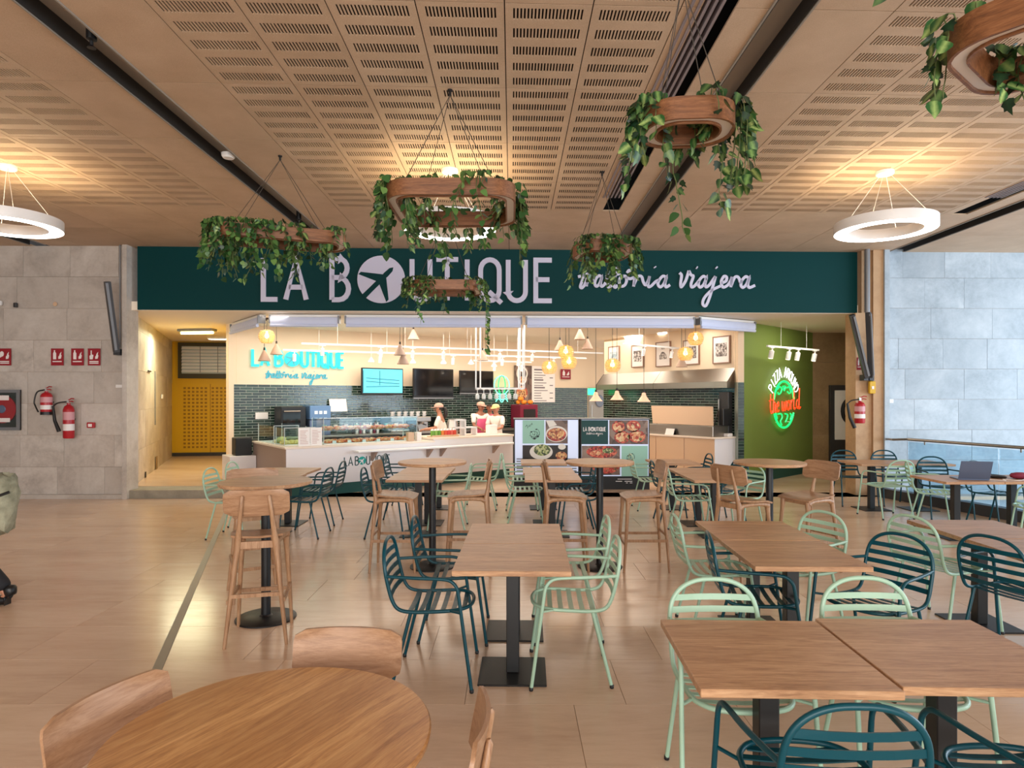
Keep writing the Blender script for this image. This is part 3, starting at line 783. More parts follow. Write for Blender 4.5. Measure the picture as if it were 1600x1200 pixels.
GS = 'bar stools with bent backs'
stools = [
 (-1.85, 4.72, 103, 'bar stool seen square from behind, nearest the camera at the lone bar table'),
 (-2.27, 5.66, -62, 'bar stool mostly hidden behind the lone bar table'),
 (-1.17, 6.55, 0, 'bar stool beside the teal chairs, facing the small planter bar table'),
 (-.46, 6.62, 180, 'bar stool between two round bar tables, back towards the menu boards'),
 (.56, 6.58, 0, 'bar stool facing the middle bar table with its back to the central oak pair'),
 (1.32, 6.56, 180, 'bar stool standing free, legs fully in view, facing the middle bar table'),
 (2.26, 6.26, 28, 'bar stool with the broad back turned to us before the olive wall table'),
 (2.98, 6.47, 203, 'bar stool nearest the tan pillar, showing the front of its back'),
]
for (x, y, a, lb) in stools: STOOL.place('bar_stool', lb, 'stool', (x, y, 0), R(a), GS)
lows = [(-1.10, 2.00, -19, 'bent ply chair nearest the floor strip, pale sheen on its back'),
        (-.675, 2.40, -92, 'bent ply chair on the far side of the low round table'),
        (-.315, 1.93, 180, 'bent ply chair seen edge on beside the low round table')]
for (x, y, a, lb) in lows: LOW.place('dining_chair', lb, 'chair', (x, y, 0), R(a), 'bent ply dining chairs')

A, T = 'mint', 'teal'
chairs = [
 (T, -.475, 4.07, 0, 'teal slatted armchair at the near end of the central oak pair'),
 (T, -.42, 4.775, 1, 'teal slatted armchair at the far end of the central oak pair'),
 (A, .36, 4.09, 178, 'mint slatted armchair at the near end of the central oak pair'),
 (A, .40, 4.79, 179, 'mint slatted armchair at the far end of the central oak pair'),
 (A, .985, 2.84, -90, 'mint armchair whose legs show at the corner of the near big table'),
 (A, 1.735, 2.86, -91, 'mint armchair behind the second near table, arch and one slat showing'),
 (T, 1.02, 2.17, 88, 'large teal armchair at the bottom edge, back square to the camera'),
 (T, 1.735, 2.13, 90, 'large teal armchair cut off in the bottom corner of the frame'),
 (A, 1.545, 4.84, -3, 'mint armchair beside the free bar stool, pulled to the middle oak pair'),
 (T, 1.60, 4.16, -10, 'dark teal armchair angled under the nearer table of the middle oak pair'),
 (A, 2.15, 4.86, 205, 'mint armchair showing only its arched back over the middle oak pair'),
 (T, 2.26, 4.03, 208, 'dark teal armchair turned towards us at the corner of the middle oak pair'),
 (A, 3.30, 4.92, 18, 'mint armchair seen from behind beside the very dark teal one'),
 (T, 3.36, 4.22, 20, 'very dark teal armchair by the frame edge, in front of the cut oak table'),
 (A, 5.74, 8.72, -25, 'pale mint armchair left of the laptop, seat under the laptop table'),
 (T, 6.25, 9.27, -95, 'teal armchair whose arch rises behind the open laptop'),
 (T, 6.52, 8.62, -70, 'teal armchair behind the maroon bundle'),
 (A, 6.17, 7.50, 150, 'pale mint armchair at the frame edge in front of the railing'),
 (A, 5.47, 9.35, 97, 'big mint armchair with its back to us in front of the tan pillar'),
 (T, 5.55, 10.42, -90, 'teal armchair nearest the tan pillar, behind the oak table'),
 (T, 6.22, 10.42, -91, 'teal armchair by the stone wall corner, behind the oak table'),
 (A, 2.29, 8.18, -4, 'mint armchair just behind the free bar stool'),
 (T, 2.27, 8.95, -3, 'teal armchair half hidden behind a mint one near the pizza counter'),
 (A, 2.90, 8.28, 212, 'mint armchair between the broad backed stool and the olive wall table'),
 (T, 2.93, 8.98, 195, 'teal armchair peeping over the broad backed bar stool'),
 (T, 2.80, 10.08, 180, 'small dark teal armchair in front of the pizza counter corner'),
 (A, 2.17, 10.02, 0, 'mint armchair in front of the pizza menu board'),
 (A, .16, 10.08, 0, 'far mint armchair at the edge of the pasta menu board'),
 (A, .19, 9.0, 0, 'mint armchair behind the central oak pair, below the menu boards'),
 (T, .83, 8.22, 180, 'teal armchair beside the column of the middle bar table'),
 (T, .84, 8.92, 180, 'teal armchair in the gap below the menu boards, next to the bar table column'),
 (T, -1.57, 8.10, 2, 'teal armchair in open floor in front of the counter lettering'),
 (T, -1.58, 8.86, 0, 'teal armchair behind the bar stool near the counter lettering'),
 (T, -1.68, 10.05, 0, 'far teal armchair overlapping the counter lettering'),
 (A, -.86, 8.55, 180, 'mint armchair behind the stool between the two bar tables'),
 (A, -.49, 10.07, 180, 'far mint armchair with its side in view before the serving counter'),
 (T, -2.66, 8.90, 181, 'farther teal armchair by the lone bar table'),
 (T, -2.62, 8.10, 178, 'nearer teal armchair by the lone bar table'),
 (A, -3.49, 8.05, 0, 'nearer mint armchair on the floor strip by the passage'),
 (A, -3.55, 8.80, 0, 'farther mint armchair on the floor strip by the passage'),
]
for (m, x, y, a, lb) in chairs: CH[m].place('metal_armchair', lb, 'chair', (x, y, 0), R(a), m+' slatted armchairs')

# laptop, charger cable and bundle on the tables
h = .735
lp = thing('laptop', 'open blue grey laptop with its lid towards us', 'laptop', (5.62, 7.80, h), R(-12))
MB().bbox((-.17, -.01, 0), (.17, .22, .016), .004).build('keyboard_base', M['laptop'], lp)
MB().add([(-.17,-.02,.012),(.17,-.02,.012),(.17,-.10,.235),(-.17,-.10,.235),(-.17,-.012,.012),(.17,-.012,.012),(.17,-.092,.238),(-.17,-.092,.238)],
   [(3,2,1,0),(4,5,6,7),(0,1,5,4),(1,2,6,5),(2,3,7,6),(3,0,4,7)]).build('screen_lid', M['laptop'], lp)
cb = MB().tube(smooth_path([(5.80, 7.86, h+.004), (5.95, 7.72, h+.004), (6.02, 7.85, h+.004), (6.12, 7.75, h+.004), (6.25, 7.80, h+.004)], 5), .004, 6).build('charger_cable', M['white'])
tag(cb, 'white charger cable curling from the laptop across the oak table', 'cable')
bd = MB(); bd.lathe([(0, 0), (.05, .004), (.085, .02), (.095, .045), (.08, .068), (.04, .078), (0, .08)], 16, (0, 0, 0), 1.35, .8)
b = bd.build('wrapped_bundle', M['maroon'], None, (6.28, 7.92, h), .2, 60); tag(b, 'maroon wrapped bundle lying beside the laptop', 'bundle')
bd = MB(); bd.lathe([(0, 0), (.06, .003), (.07, .02), (.05, .035), (0, .038)], 14, (0, 0, 0), 1.4, .9)
b = bd.build('wallet', M['blackp'], None, (6.06, 7.98, h), -.3, 60); tag(b, 'dark small pouch between laptop and maroon bundle', 'pouch')
# ------------------------------------------------------------------ ring lamps
def ring_lamp(x, y, lb):
    z0, ro, ri, hh = 3.66, .53, .385, .115
    t = thing('ring_lamp', lb, 'lamp', (x, y, z0), 0, 'white ring pendant lamps')
    MB().lathe([(ri, .0), (ri-.004, .01), (ri-.004, hh), (ri+.02, hh), (ri+.02, hh-.02), (ro-.02, hh-.02), (ro-.02, hh), (ro, hh), (ro, .01), (ro-.004, 0)], 64, cap=False).build('ring_body', M['whitem'], t, smooth=40)
    MB().lathe([(ri+.004, -.002), (ri+.01, .004), (ro-.01, .004), (ro-.004, -.002), (ri+.004, -.002)], 64, cap=False).build('diffuser', M['glow'], t)
    MB().lathe([(ri+.03, hh-.016), (ri+.03, hh-.010), (ro-.03, hh-.010), (ro-.03, hh-.016), (ri+.03, hh-.016)], 64, cap=False).build('uplight', M['glowup'], t)
    MB().lathe([(.0, CZ-z0-.045), (.085, CZ-z0-.045), (.095, CZ-z0-.035), (.095, CZ-z0-.001)], 24).build('canopy', M['whitem'], t, smooth=40)
    for k in range(4):
        a = PI/4+k*PI/2
        MB().tube([(.05*math.cos(a), .05*math.sin(a), CZ-z0-.04), (.46*math.cos(a), .46*math.sin(a), hh-.01)], .0025, 5).build('suspension_wire', M['whitem'], t)
ring_lamp(-5.68, 7.2, 'white glowing ring lamp cut by the frame edge over the stone floor')
ring_lamp(-.71, 7.32, 'white glowing ring lamp hidden behind the largest hanging planter')
ring_lamp(4.30, 7.38, 'white glowing ring lamp hanging free in front of the pale stone wall')

# ------------------------------------------------------------------ hanging planters and the vines in them
def rrect(a, b, r, n=7):
    p = []
    for (cx, cy, a0) in ((a-r, b-r, 0), (-a+r, b-r, 90), (-a+r, -b+r, 180), (a-r, -b+r, 270)): p += arc(cx, cy, r, a0, a0+90, n)
    return p
def resample(p, n):
    P = [Vector((a, b)) for a, b in p]; P.append(P[0]); d = [0]
    for a, b in zip(P, P[1:]): d.append(d[-1]+(b-a).length)
    out = []; j = 0
    s0 = 0.
    for k in range(n):
        s_ = d[-1]*k/n
        while d[j+1] < s_: j += 1
        t_ = (s_-d[j])/max(1e-9, d[j+1]-d[j]); q = P[j].lerp(P[j+1], t_); out.append((q.x, q.y))
    return out
def hollow(path_o, path_i, z0, z1):
    mb = MB(); n = len(path_o)
    vs = [(p[0], p[1], z) for z in (z0, z1) for p in path_o]+[(p[0], p[1], z) for z in (z0, z1) for p in path_i]; fs = []
    for i in range(n):
        j = (i+1) % n
        fs += [(i, j, n+j, n+i), (2*n+i, 3*n+i, 3*n+j, 2*n+j), (i, 2*n+i, 2*n+j, j), (n+i, n+j, 3*n+j, 3*n+i)]
    return mb.add(vs, fs)
def leaf_mesh(name, L, m, lobed=False):
    if lobed: out = [(0, .02), (.20, -.06), (.46, .10), (.34, .30), (.40, .52), (.18, .56), (0, 1.0)]
    else: out = [(0, .06), (.16, -.04), (.36, .05), (.43, .26), (.34, .52), (.18, .78), (0, 1.04)]
    vs = []; fs = []; n = len(out)
    for (x, y) in out: vs.append((0, y*L, -.05*L*math.sin(y*2.6)))
    for s in (1, -1):
        for (x, y) in out[1:-1]: vs.append((s*x*L, y*L, (.10*x-.16*y*y)*L))
    for k, s in enumerate((1, -1)):
        o = n+k*(n-2)
        for i in range(n-1):
            a, b = i, i+1; c = o+i-1 if i else None; d = o+i if i < n-2 else None
            f = [a]+([c] if c is not None else [])+([d] if d is not None else [])+[b]
            if s < 0: f = f[::-1]
            fs.append(tuple(f))
    return MB().add(vs, fs).mesh(name, m, 80)
LEAVES = [leaf_mesh('leaf', .078, M['leaf_b']), leaf_mesh('leaf', .070, M['leaf_a']), leaf_mesh('leaf', .066, M['leaf_a'], True), leaf_mesh('leaf', .062, M['leaf_c'], True)]
def leaf_at(p, out, mix, rng, parent, sc=1.0):
    """hang a leaf at p: tip down and outward"""
    d = Vector((out.x*.55+rng.uniform(-.5, .5), out.y*.55+rng.uniform(-.5, .5), -rng.uniform(.35, 1.1))).normalized()
    nrm = Vector((out.x+rng.uniform(-.7, .7), out.y+rng.uniform(-.7, .7), rng.uniform(-.1, .7)))
    nrm = (nrm-d*nrm.dot(d)).normalized(); x = d.cross(nrm)
    me = LEAVES[rng.choices(range(4), mix)[0]]
    o = put('leaf', me, parent, p)
    o.rotation_euler = Matrix((x, d, nrm)).transposed().to_euler()
    k = sc*rng.uniform(.75, 1.2); o.scale = (k, k, k)
def planter(name_lb, plant_lb, x, y, z, a, b, rot, hook, strands, seed, mix, hgt=.13, wd=.085, sc=1.0, rad=.22, tufts=18, cords=True):
    rng = random.Random(seed)
    t = thing('hanging_planter', name_lb, 'planter', (x, y, z), R(rot), 'wooden ring planters hung from the ceiling')
    o1 = rrect(a, b, rad); o2 = rrect(a-.016, b-.016, rad-.016); i1 = rrect(a-wd+.012, b-wd+.012, rad-wd+.03); i2 = rrect(a-wd, b-wd, rad-wd+.02)
    hollow(o1, o2, 0, hgt).build('outer_band', M['band'], t, smooth=40)
    hollow(i1, i2, 0, hgt).build('inner_band', M['band'], t, smooth=40)
    hollow(o2, i1, .016, .03).build('underside', M['white'], t)
    M2 = Matrix.Rotation(R(rot), 3, 'Z')
    hk = MB().lathe([(.0, -.05), (.012, -.05), (.012, -.02), (.022, -.012), (.022, 0)], 10).build('ceiling_hook', M['black'], t, M2.transposed() @ Vector((hook[0]-x, hook[1]-y, CZ-z)))
    hp = M2.transposed() @ Vector((hook[0]-x, hook[1]-y, CZ-z-.045))
    for sx, sy in ((1, .55), (1, -.55), (-1, .55), (-1, -.55)):
        MB().tube([hp, ((a-wd/2)*sx*.82 if a > b else (a-wd/2)*sx, (b-wd/2)*(sy/.55) if a > b else (b-wd/2)*sy, .03)], .003, 5).build('cord', M['cord'], t)
    # the plant lies in the trough: one thing of stems and leaves
    pl = thing('trailing_plant', plant_lb, 'plant', (x, y, z), R(rot), 'trailing vines in the hanging planters')
    stems = MB(); ring = resample(rrect(a-wd/2, b-wd/2, rad-wd/2, 9), 72); nl = 0; over = []
    bed = [(p[0], p[1], .06) for p in ring]
    stems.tube(bed, .018, 6, True)
    def drop(p_, o_):
        nonlocal nl
        if nl < 296: leaf_at(p_, o_, mix, rng, pl, sc); nl += 1
        else: over.append((p_, o_))
    def strand(fr, L, inward=False):
        i = int(fr*len(ring)) % len(ring); c = Vector((ring[i][0], ring[i][1], .07)); j = (i+1) % len(ring)
        tg = Vector((ring[j][0]-ring[i][0], ring[j][1]-ring[i][1], 0)); 
        tg = tg.normalized() if tg.length > 1e-6 else Vector((1, 0, 0)); out = Vector((tg.y, -tg.x, 0))
        if inward: out = -out
        e = wd/2+.02
        pts = [c, c+out*e*.6+Vector((0, 0, hgt-.02)), c+out*(e+.02)+Vector((0, 0, hgt-.04))]
        q = pts[-1].copy(); ph = rng.uniform(0, 6); sg = .05; done = 0
        while done < L:
            q = q+Vector((0, 0, -sg))+tg*math.sin(ph+done*7)*.016+out*rng.uniform(-.006, .014)*(1 if done < .3 else .2)+tg*rng.uniform(-.012, .012)
            pts.append(q.copy()); done += sg
        pp = smooth_path(pts, 2); stems.tube(pp, [.0035]*(len(pp)-1)+[.001], 4)
        d = 0.
        for k in range(1, len(pts)):
            for rep in (0, 1):
                if rng.random() < (.92 if rep == 0 else .62):
                    sd = 1 if (k+rep) % 2 else -1
                    oo = (out*rng.uniform(.2, 1)+tg*sd*rng.uniform(.4, 1)).normalized()
                    drop(pts[k]+oo*rng.uniform(.012, .035)*sc, oo)
    for (fr, L, inw) in strands(rng): strand(fr, L, inw)
    for k in range(tufts):                                          # leaves standing up from the trough
        i = rng.randrange(len(ring)); p_ = Vector((ring[i][0], ring[i][1], hgt+rng.uniform(.0, .07)))
        o_ = Vector((rng.uniform(-1, 1), rng.uniform(-1, 1), 0)).normalized()
        stems.tube([(p_.x, p_.y, .06), p_], .003, 4)
        drop(p_, o_)
    stems.build('vine_stems', M['leafstem'], pl)
    if over:                                                        # what is past the three hundred: one part
        lm = MB(); src = LEAVES[1]; vv = [v.co.copy() for v in src.vertices]; ff = [tuple(f.vertices) for f in src.polygons]
        for p_, o_ in over:
            d = Vector((o_.x*.55+rng.uniform(-.5, .5), o_.y*.55+rng.uniform(-.5, .5), -rng.uniform(.35, 1.1))).normalized()
            nr = Vector((o_.x+rng.uniform(-.7, .7), o_.y+rng.uniform(-.7, .7), rng.uniform(-.1, .7))); nr = (nr-d*nr.dot(d)).normalized(); x_ = d.cross(nr); k_ = sc*rng.uniform(.75, 1.15)
            lm.add([p_+(x_*q.x+d*q.y+nr*q.z)*k_ for q in vv], ff)
        lm.build('further_leaves', M['leaf_mass'], pl, smooth=80)['kind'] = 'stuff'
    return pl
# fractions run anticlockwise from the +x side; .5-1 is the side towards the camera
def mk(n, lo, hi, segs, inn=.25):
    def f(rng):
        for k in range(n):
            u = rng.random(); s0, s1 = segs[k % len(segs)]
            yield (s0+(s1-s0)*u, lo+(hi-lo)*rng.random()**1.6, rng.random() < inn)
    return f
planter('largest wooden ring planter in the middle, hung before the white ring lamp', 'thick green vine hanging from the largest middle planter over the sign', -.50, 5.55, 3.35, .53, .50, 0, (-.525, 5.42),
        mk(58, .12, .50, [(0, .25), (.25, .5), (.42, .58), (.93, 1.05), (.0, .5), (.5, 1.0)], .4), 11, (5, 4, 2, 2), tufts=30)
planter('long wooden ring planter over the sign board beside the dark ceiling channel', 'dense leafy vine filling the long planter over the sign board', -2.50, 6.92, 3.40, .68, .27, 20, (-2.5, 6.9),
        mk(74, .16, .50, [(.5, 1.0), (.4, .6), (.0, .5), (.45, .8)], .4), 12, (3, 5, 3, 3), tufts=36, sc=.95)
planter('small wooden ring planter right under the largest one', 'vine with two long trailing tails under the largest planter', -.94, 9.0, 3.21, .50, .34, 0, (-.92, 9.0),
        lambda rng: list(mk(44, .12, .34, [(.5, .64), (.84, 1.0), (.0, .5), (.5, .95)], .3)(rng))+[(.965, .98, False), (.985, .8, False), (.60, .58, False)], 13, (3, 4, 2, 4), tufts=20, sc=.92)
planter('small wooden ring planter in front of the script lettering', 'small vine covering the start of the script lettering', 1.04, 7.40, 3.37, .31, .31, 12, (1.04, 7.39),
        mk(38, .12, .46, [(.0, 1.0), (.8, 1.0), (.4, .7), (.5, 1)], .4), 14, (4, 4, 2, 3), tufts=18, rad=.2)
planter('small rounded wooden ring planter beside the slotted air grille', 'vine with a dark bushy tail beside the slotted air grille', 1.07, 3.90, 3.35, .27, .23, -4, (1.05, 3.95),
        lambda rng: list(mk(18, .1, .32, [(.0, 1.0), (.4, .6), (.0, .5)], .4)(rng))+[(.02, .36, False), (.96, .40, False), (.99, .44, False), (.08, .52, False), (.52, .44, False), (.93, .42, False), (.56, .36, False), (.22, .68, False)], 15, (5, 2, 3, 4), tufts=14, rad=.2, sc=1.12)
planter('wooden ring planter cut by the top corner of the frame', 'sparse pale leaved vine in the top corner planter', 2.62, 2.82, 3.35, .55, .38, -51, (2.62, 2.82),
        lambda rng: [(.50, .30, False), (.47, .22, False), (.36, .2, True), (.33, .26, True), (.55, .12, False), (.30, .16, True), (.2, .22, True), (.4, .3, True)], 16, (6, 2, 2, 2), tufts=10, hgt=.15, sc=1.2)
planter('wooden ring planter just above the frame over the ceiling channel', 'vine of which single leaves dip into the top of the frame', 1.20, 2.16, 3.35, .27, .25, 0, (1.2, 2.16),
        lambda rng: [(.1, .16, False), (.3, .10, False), (.03, .14, False), (.6, .1, False)], 17, (6, 2, 2, 2), tufts=6, rad=.2)
# ------------------------------------------------------------------ lettering: strokes in a box one unit high
def U_(w): return [(0, 1), (0, w/2)]+arc(w/2, w/2, w/2, 180, 360, 10)+[(w, 1)]
GL_ = {
 'L': ([[(0, 1), (0, 0), (.40, 0)]], .40), 'A': ([[(0, 0), (.26, 1), (.52, 0)], [(.08, .30), (.44, .30)]], .52),
 'B': ([[(0, 0), (0, 1), (.2, 1)]+arc(.2, .77, .23, 90, -90, 8)+[(0, .54)], [(.2, .54)]+arc(.2, .27, .27, 90, -90, 8)+[(0, 0)]], .47),
 'U': ([U_(.44)], .44), 'T': ([[(0, 1), (.5, 1)], [(.25, 1), (.25, 0)]], .5), 'I': ([[(0, 0), (0, 1)]], .0),
 'Q': ([[(.5, .72)]+arc(.25, .75, .25, 0, 180, 10)+[(0, .25)]+arc(.25, .25, .25, 180, 360, 10)+[(.5, .72)], [(.22, .22), (.56, -.06)]], .5),
 'E': ([[(.42, 1), (0, 1), (0, 0), (.42, 0)], [(0, .52), (.36, .52)]], .42), 'P': ([[(0, 0), (0, 1), (.2, 1)]+arc(.2, .75, .25, 90, -90, 8)+[(0, .5)]], .45),
 'Z': ([[(0, 1), (.45, 1), (0, 0), (.45, 0)]], .45), 'R': ([[(0, 0), (0, 1), (.2, 1)]+arc(.2, .75, .25, 90, -90, 8)+[(0, .5)], [(.2, .5), (.45, 0)]], .45),
 'O': ([arc(.25, .5, .25, 0, 360, 16, .5)], .5), 'N': ([[(0, 0), (0, 1), (.45, 0), (.45, 1)]], .45), 'D': ([[(0, 0), (0, 1), (.15, 1)]+arc(.15, .5, .35, 90, -90, 12, .5)+[(0, 0)]], .5),
}
def letters(parent, layout, h, wd, m, y0, y1, z, ox=0, lbl=None):
    """layout: (char, x, width-scale) ; strokes upright in the parent's xz plane"""
    for ch, x, ws in layout:
        st, w0 = GL_[ch]; k = ws/w0 if w0 else 1; mb = MB()
        for p in st: mb.ribbon([(ox+x+q[0]*k, z+q[1]*h) for q in p], wd, y0, y1)
        mb.build('letter', m, parent)
def plane_disc(parent, cx, cz, r, mdisc, mplane, y0, y1, ang=45):
    """disc with an aeroplane cut out of it, nose up to the right, tail running off the rim"""
    n = 40; mb = MB(); mb.prism([(cx+r*math.cos(2*PI*k/n), cz+r*math.sin(2*PI*k/n)) for k in range(n)], y1, y0, 'xz'); d = mb.build('letter_disc', mdisc, parent)
    half = [(0, .72), (.09, .58), (.11, .28), (.10, .20), (.82, -.38), (.82, -.52), (.10, -.20), (.10, -.62), (.11, -1.02)]
    # wings swept so that the plane splits the disc into three leaves
    poly = half+[(-x, y) for (x, y) in half[::-1][:-1]]
    c, s = math.cos(R(ang-90)), math.sin(R(ang-90))
    pp = [(cx+r*(x*c-y*s), cz+r*(x*s+y*c)) for (x, y) in poly]
    mb = MB(); mb.prism(pp, y1-.004, y1, 'xz'); mb.build('aeroplane', mplane, d)
ORD = 'first second third fourth fifth sixth seventh eighth ninth tenth eleventh twelfth thirteenth fourteenth'.split()
# handwriting, centre lines in photograph units (x right, y down)
SCRIPT = {
 'trattoria': [[(218,150),(206,190),(190,240),(180,272),(190,280),(205,265)], [(166,212),(240,190)], [(205,265),(216,240),(224,215)], [(224,215),(218,270)], [(218,262),(236,215),(250,205),(260,214),(268,232)],
   [(312,214),(296,204),(276,226),(270,256),(282,270),(300,252),(314,212),(306,250),(312,270),(330,258),(350,222),(358,205)], [(372,150),(358,210),(350,262),(360,276),(374,262)], [(410,150),(396,210),(388,262),(398,276),(412,262)], [(336,212),(430,190)],
   [(450,206),(430,214),(422,244),(434,268),(456,262),(468,234),(462,208),(446,206)], [(460,212),(490,222),(514,212),(520,206)], [(470,186),(484,170),(500,184)], [(520,206),(512,270)], [(513,262),(534,214),(550,204),(564,212),(572,240),(586,260),(602,236),(612,205)],
   [(612,205),(602,250),(606,271),(624,264),(648,240),(674,226)], [(644,146),(648,152)], [(716,212),(696,204),(674,226),(664,254),(678,272),(700,254),(718,210),(708,250),(716,272),(740,258)]],
 'viajera': [[(800,182),(812,200),(806,250),(812,270),(838,232),(858,170)], [(858,170),(872,196),(886,205),(872,250),(876,271),(896,262),(926,226)], [(906,148),(912,152)],
   [(966,212),(948,204),(926,226),(918,256),(930,272),(952,254),(970,210),(960,250),(968,270),(988,256),(1010,225),(1026,204)], [(1026,204),(1010,262),(990,330),(966,386),(946,378),(954,340),(1000,292),(1060,262)], [(1030,146),(1036,152)],
   [(1062,246),(1092,232),(1096,208),(1078,204),(1062,236),(1072,270),(1100,260),(1122,230),(1130,206)], [(1130,206),(1122,270)], [(1124,262),(1144,214),(1160,204),(1174,214),(1184,240),(1194,226)],
   [(1236,212),(1216,204),(1194,226),(1186,256),(1198,272),(1220,254),(1240,210),(1230,250),(1240,272),(1276,258)]],
}
def script(parent, x, z, k, wd, m, y0, y1, name='script_word'):
    """x, z: where (166, 272) of the script units lands; k metres per unit"""
    for wname, sts in SCRIPT.items():
        mb = MB()
        for st in sts:
            pp = smooth_path([(a, b, 0) for a, b in st], 4 if len(st) > 2 else 1)
            mb.ribbon([(x+(p.x-166)*k, z-(p.y-272)*k) for p in pp], wd, y0, y1)
        mb.build(name, m, parent)
# big sign on the fascia. photo px -> metres along the board
SG = thing('shop_sign', 'big pale lettering with an aeroplane disc on the green fascia', 'sign', (0, FY-.002, 0), math.atan(SH))
def fx(px):
    k = (px-800)/FPX; return k*FY/(1-k*SH)/math.cos(math.atan(SH))
def fz(py, px=600): return CAMZ+(HY-py)/FPX*(FY+SH*fx(px))
zb, hh = fz(469), fz(405)-fz(469); sw = .085
letters(SG, [('L', fx(412), fx(434)-fx(412)), ('A', fx(447), fx(479)-fx(447)), ('B', fx(519), fx(545)-fx(519)), ('U', fx(644), fx(672)-fx(644)), ('T', fx(682), fx(716)-fx(682)), ('I', fx(730), 0),
              ('Q', fx(751), fx(780)-fx(751)), ('U', fx(794), fx(821)-fx(794)), ('E', fx(837), fx(862)-fx(837))], hh, sw, M['letter'], 0, -.025, zb)
plane_disc(SG, fx(596), fz(437), .415, M['letter'], M['fascia'], 0, -.025)
SC = thing('script_sign', 'pale handwritten lettering on the green fascia', 'sign', (0, FY-.002, 0), math.atan(SH))
script(SC, fx(903), fz(448, 903), (fx(1179)-fx(903))/(1276-166), .05, M['letter'], 0, -.025)
# ------------------------------------------------------------------ rolled white awnings under the soffit
def on_line(P, D, px, dx=0.):
    """distance along the line P + s*D (in plan) at which it is seen in photo column px"""
    k = (px-800)/FPX
    return (k*P.y-P.x)/(D.x-k*D.y)
def awning(p0, p1, lb, zt=3.235, seed=0):
    d = Vector((p1[0]-p0[0], p1[1]-p0[1])); L = d.length; a = math.atan2(d.y, d.x)
    t = thing('rolled_awning', lb, 'awning', (p0[0], p0[1], zt), a, 'rolled white awnings under the soffit')
    MB().bbox((.0, -.02, -.045), (L, .10, .0), .006).build('cassette', M['whitem'], t)
    rr = random.Random(seed); mb = MB(); n = 28; vs = []; fs = []
    prof = [(-.035, -.05), (-.06, -.09), (-.062, -.14), (-.05, -.175)]
    for i in range(n+1):
        x = .03+(L-.06)*i/n; w_ = rr.uniform(-.006, .012) if rr.random() < .35 else 0
        for (y, z) in prof: vs.append((x, y+w_, z))
        for (y, z) in prof[::-1]: vs.append((x, y+.03, z))
    m = 8
    for i in range(n):
        for j in range(m): fs.append((m*i+j, m*i+(j+1) % m, m*i+m+(j+1) % m, m*i+m+j))
    fs += [tuple(range(m)), tuple(range(m*n+m-1, m*n-1, -1))]
    mb.add(vs, fs).build('valance', M['awn'], t, smooth=50)
    MB().tube([(.03, -.045, -.20), (L-.03, -.045, -.20)], .028, 10).build('bottom_bar', M['awn'], t, smooth=60)
    for x in (0, L-.03): MB().box((x, -.05, -.16), (x+.03, .09, -.02)).build('end_bracket', M['grey'], t)
M['awn'] = mat('awning_cloth', (208, 217, 244), .6)
AY = .42
def ap(px, dy=AY):
    k = (px-800)/FPX; x = k*(FY+dy)/(1-k*SH); return (x, FY+dy+SH*x)
q0 = at(365, 508, 13.0)
awning((-5.66, 12.95), ap(407), 'short rolled awning running back to the passage corner', seed=1)
awning(ap(421), ap(531), 'rolled awning above the turquoise lit lettering', seed=2)
awning(ap(539), ap(816), 'long rolled awning behind the two-tailed plant', seed=3)
awning(ap(821), ap(1085), 'long rolled awning above the woven pendants and pictures', seed=4)
awning(ap(1091), (4.75, 12.55), 'slanting rolled awning ending at the olive green wall', seed=5)

# ------------------------------------------------------------------ serving counter
C0 = Vector((-3.86, 10.94)); ct = thing('serving_counter', 'long white serving counter with dark green plinth, shelf and lettering', 'counter', (C0.x, C0.y, 0), TH)
MB().box((0, .0, .20), (2.88, .80, .85)).build('front_panel', M['counter'], ct)
MB().box((2.88, .0, .20), (4.85, .80, .90)).build('front_panel', M['counter'], ct)
MB().box((0, .78, .12), (.5, 2.0, .85)).build('end_body', M['counter'], ct)
MB().box((-.012, .0, .12), (.0, 2.0, .86)).build('end_panel', M['counterb'], ct)
MB().box((.04, .06, 0), (4.80, .76, .20)).build('plinth', M['kick'], ct)
MB().box((.04, .76, 0), (.46, 1.96, .12)).build('plinth', M['chand'], ct)
MB().bbox((-.03, -.03, .85), (2.90, .84, .885), .004).build('counter_top', M['countert'], ct)
MB().bbox((-.03, .84, .85), (.54, 2.03, .885), .004).build('counter_top', M['countert'], ct)
MB().bbox((2.86, -.03, .90), (4.88, .84, .94), .004).build('counter_top', M['countert'], ct)
MB().bbox((-.5, 1.75, .0), (-.02, 2.35, .62), .004).build('low_box', M['counter'], ct)
MB().bbox((1.2, -.26, .745), (4.83, .0, .775), .004).build('tray_shelf', M['whitem'], ct)
for s in (1.55, 2.72, 3.02, 4.3):
    MB().prism([(0, .745), (-.22, .745), (0, .56)], s, s+.05, 'yz').build('shelf_bracket', M['counterb'], ct)
o = MB().bbox((0, 0, 0), (.30, .30, .34), .01).build('black_bin', M['blackp'], None, tuple(C0+Vector((.8, .6))*-.36+Vector((-.6, .8))*1.9)+(.62,), TH); tag(o, 'black box on the low white block at the counter end', 'box')
def cx(px): return on_line(C0, Vector((.8, .6)), px)
zc, hc = .50, .155
LX = [('L', 538, 5), ('A', 544.5, 6.5), ('B', 555, 5.2), ('U', 572.5, 5.2), ('T', 579.5, 6), ('I', 587.3, 0), ('Q', 589.6, 5.6), ('U', 597, 5), ('E', 604, 4.6)]
letters(ct, [(c, cx(p), (cx(p+w_)-cx(p)) if w_ else 0) for c, p, w_ in LX], hc, .016, M['greenprint'], 0, -.006, zc)
plane_disc(ct, (cx(561.5)+cx(570))/2, zc+hc/2, .075, M['cyanprint'], M['counter'], 0, -.006)

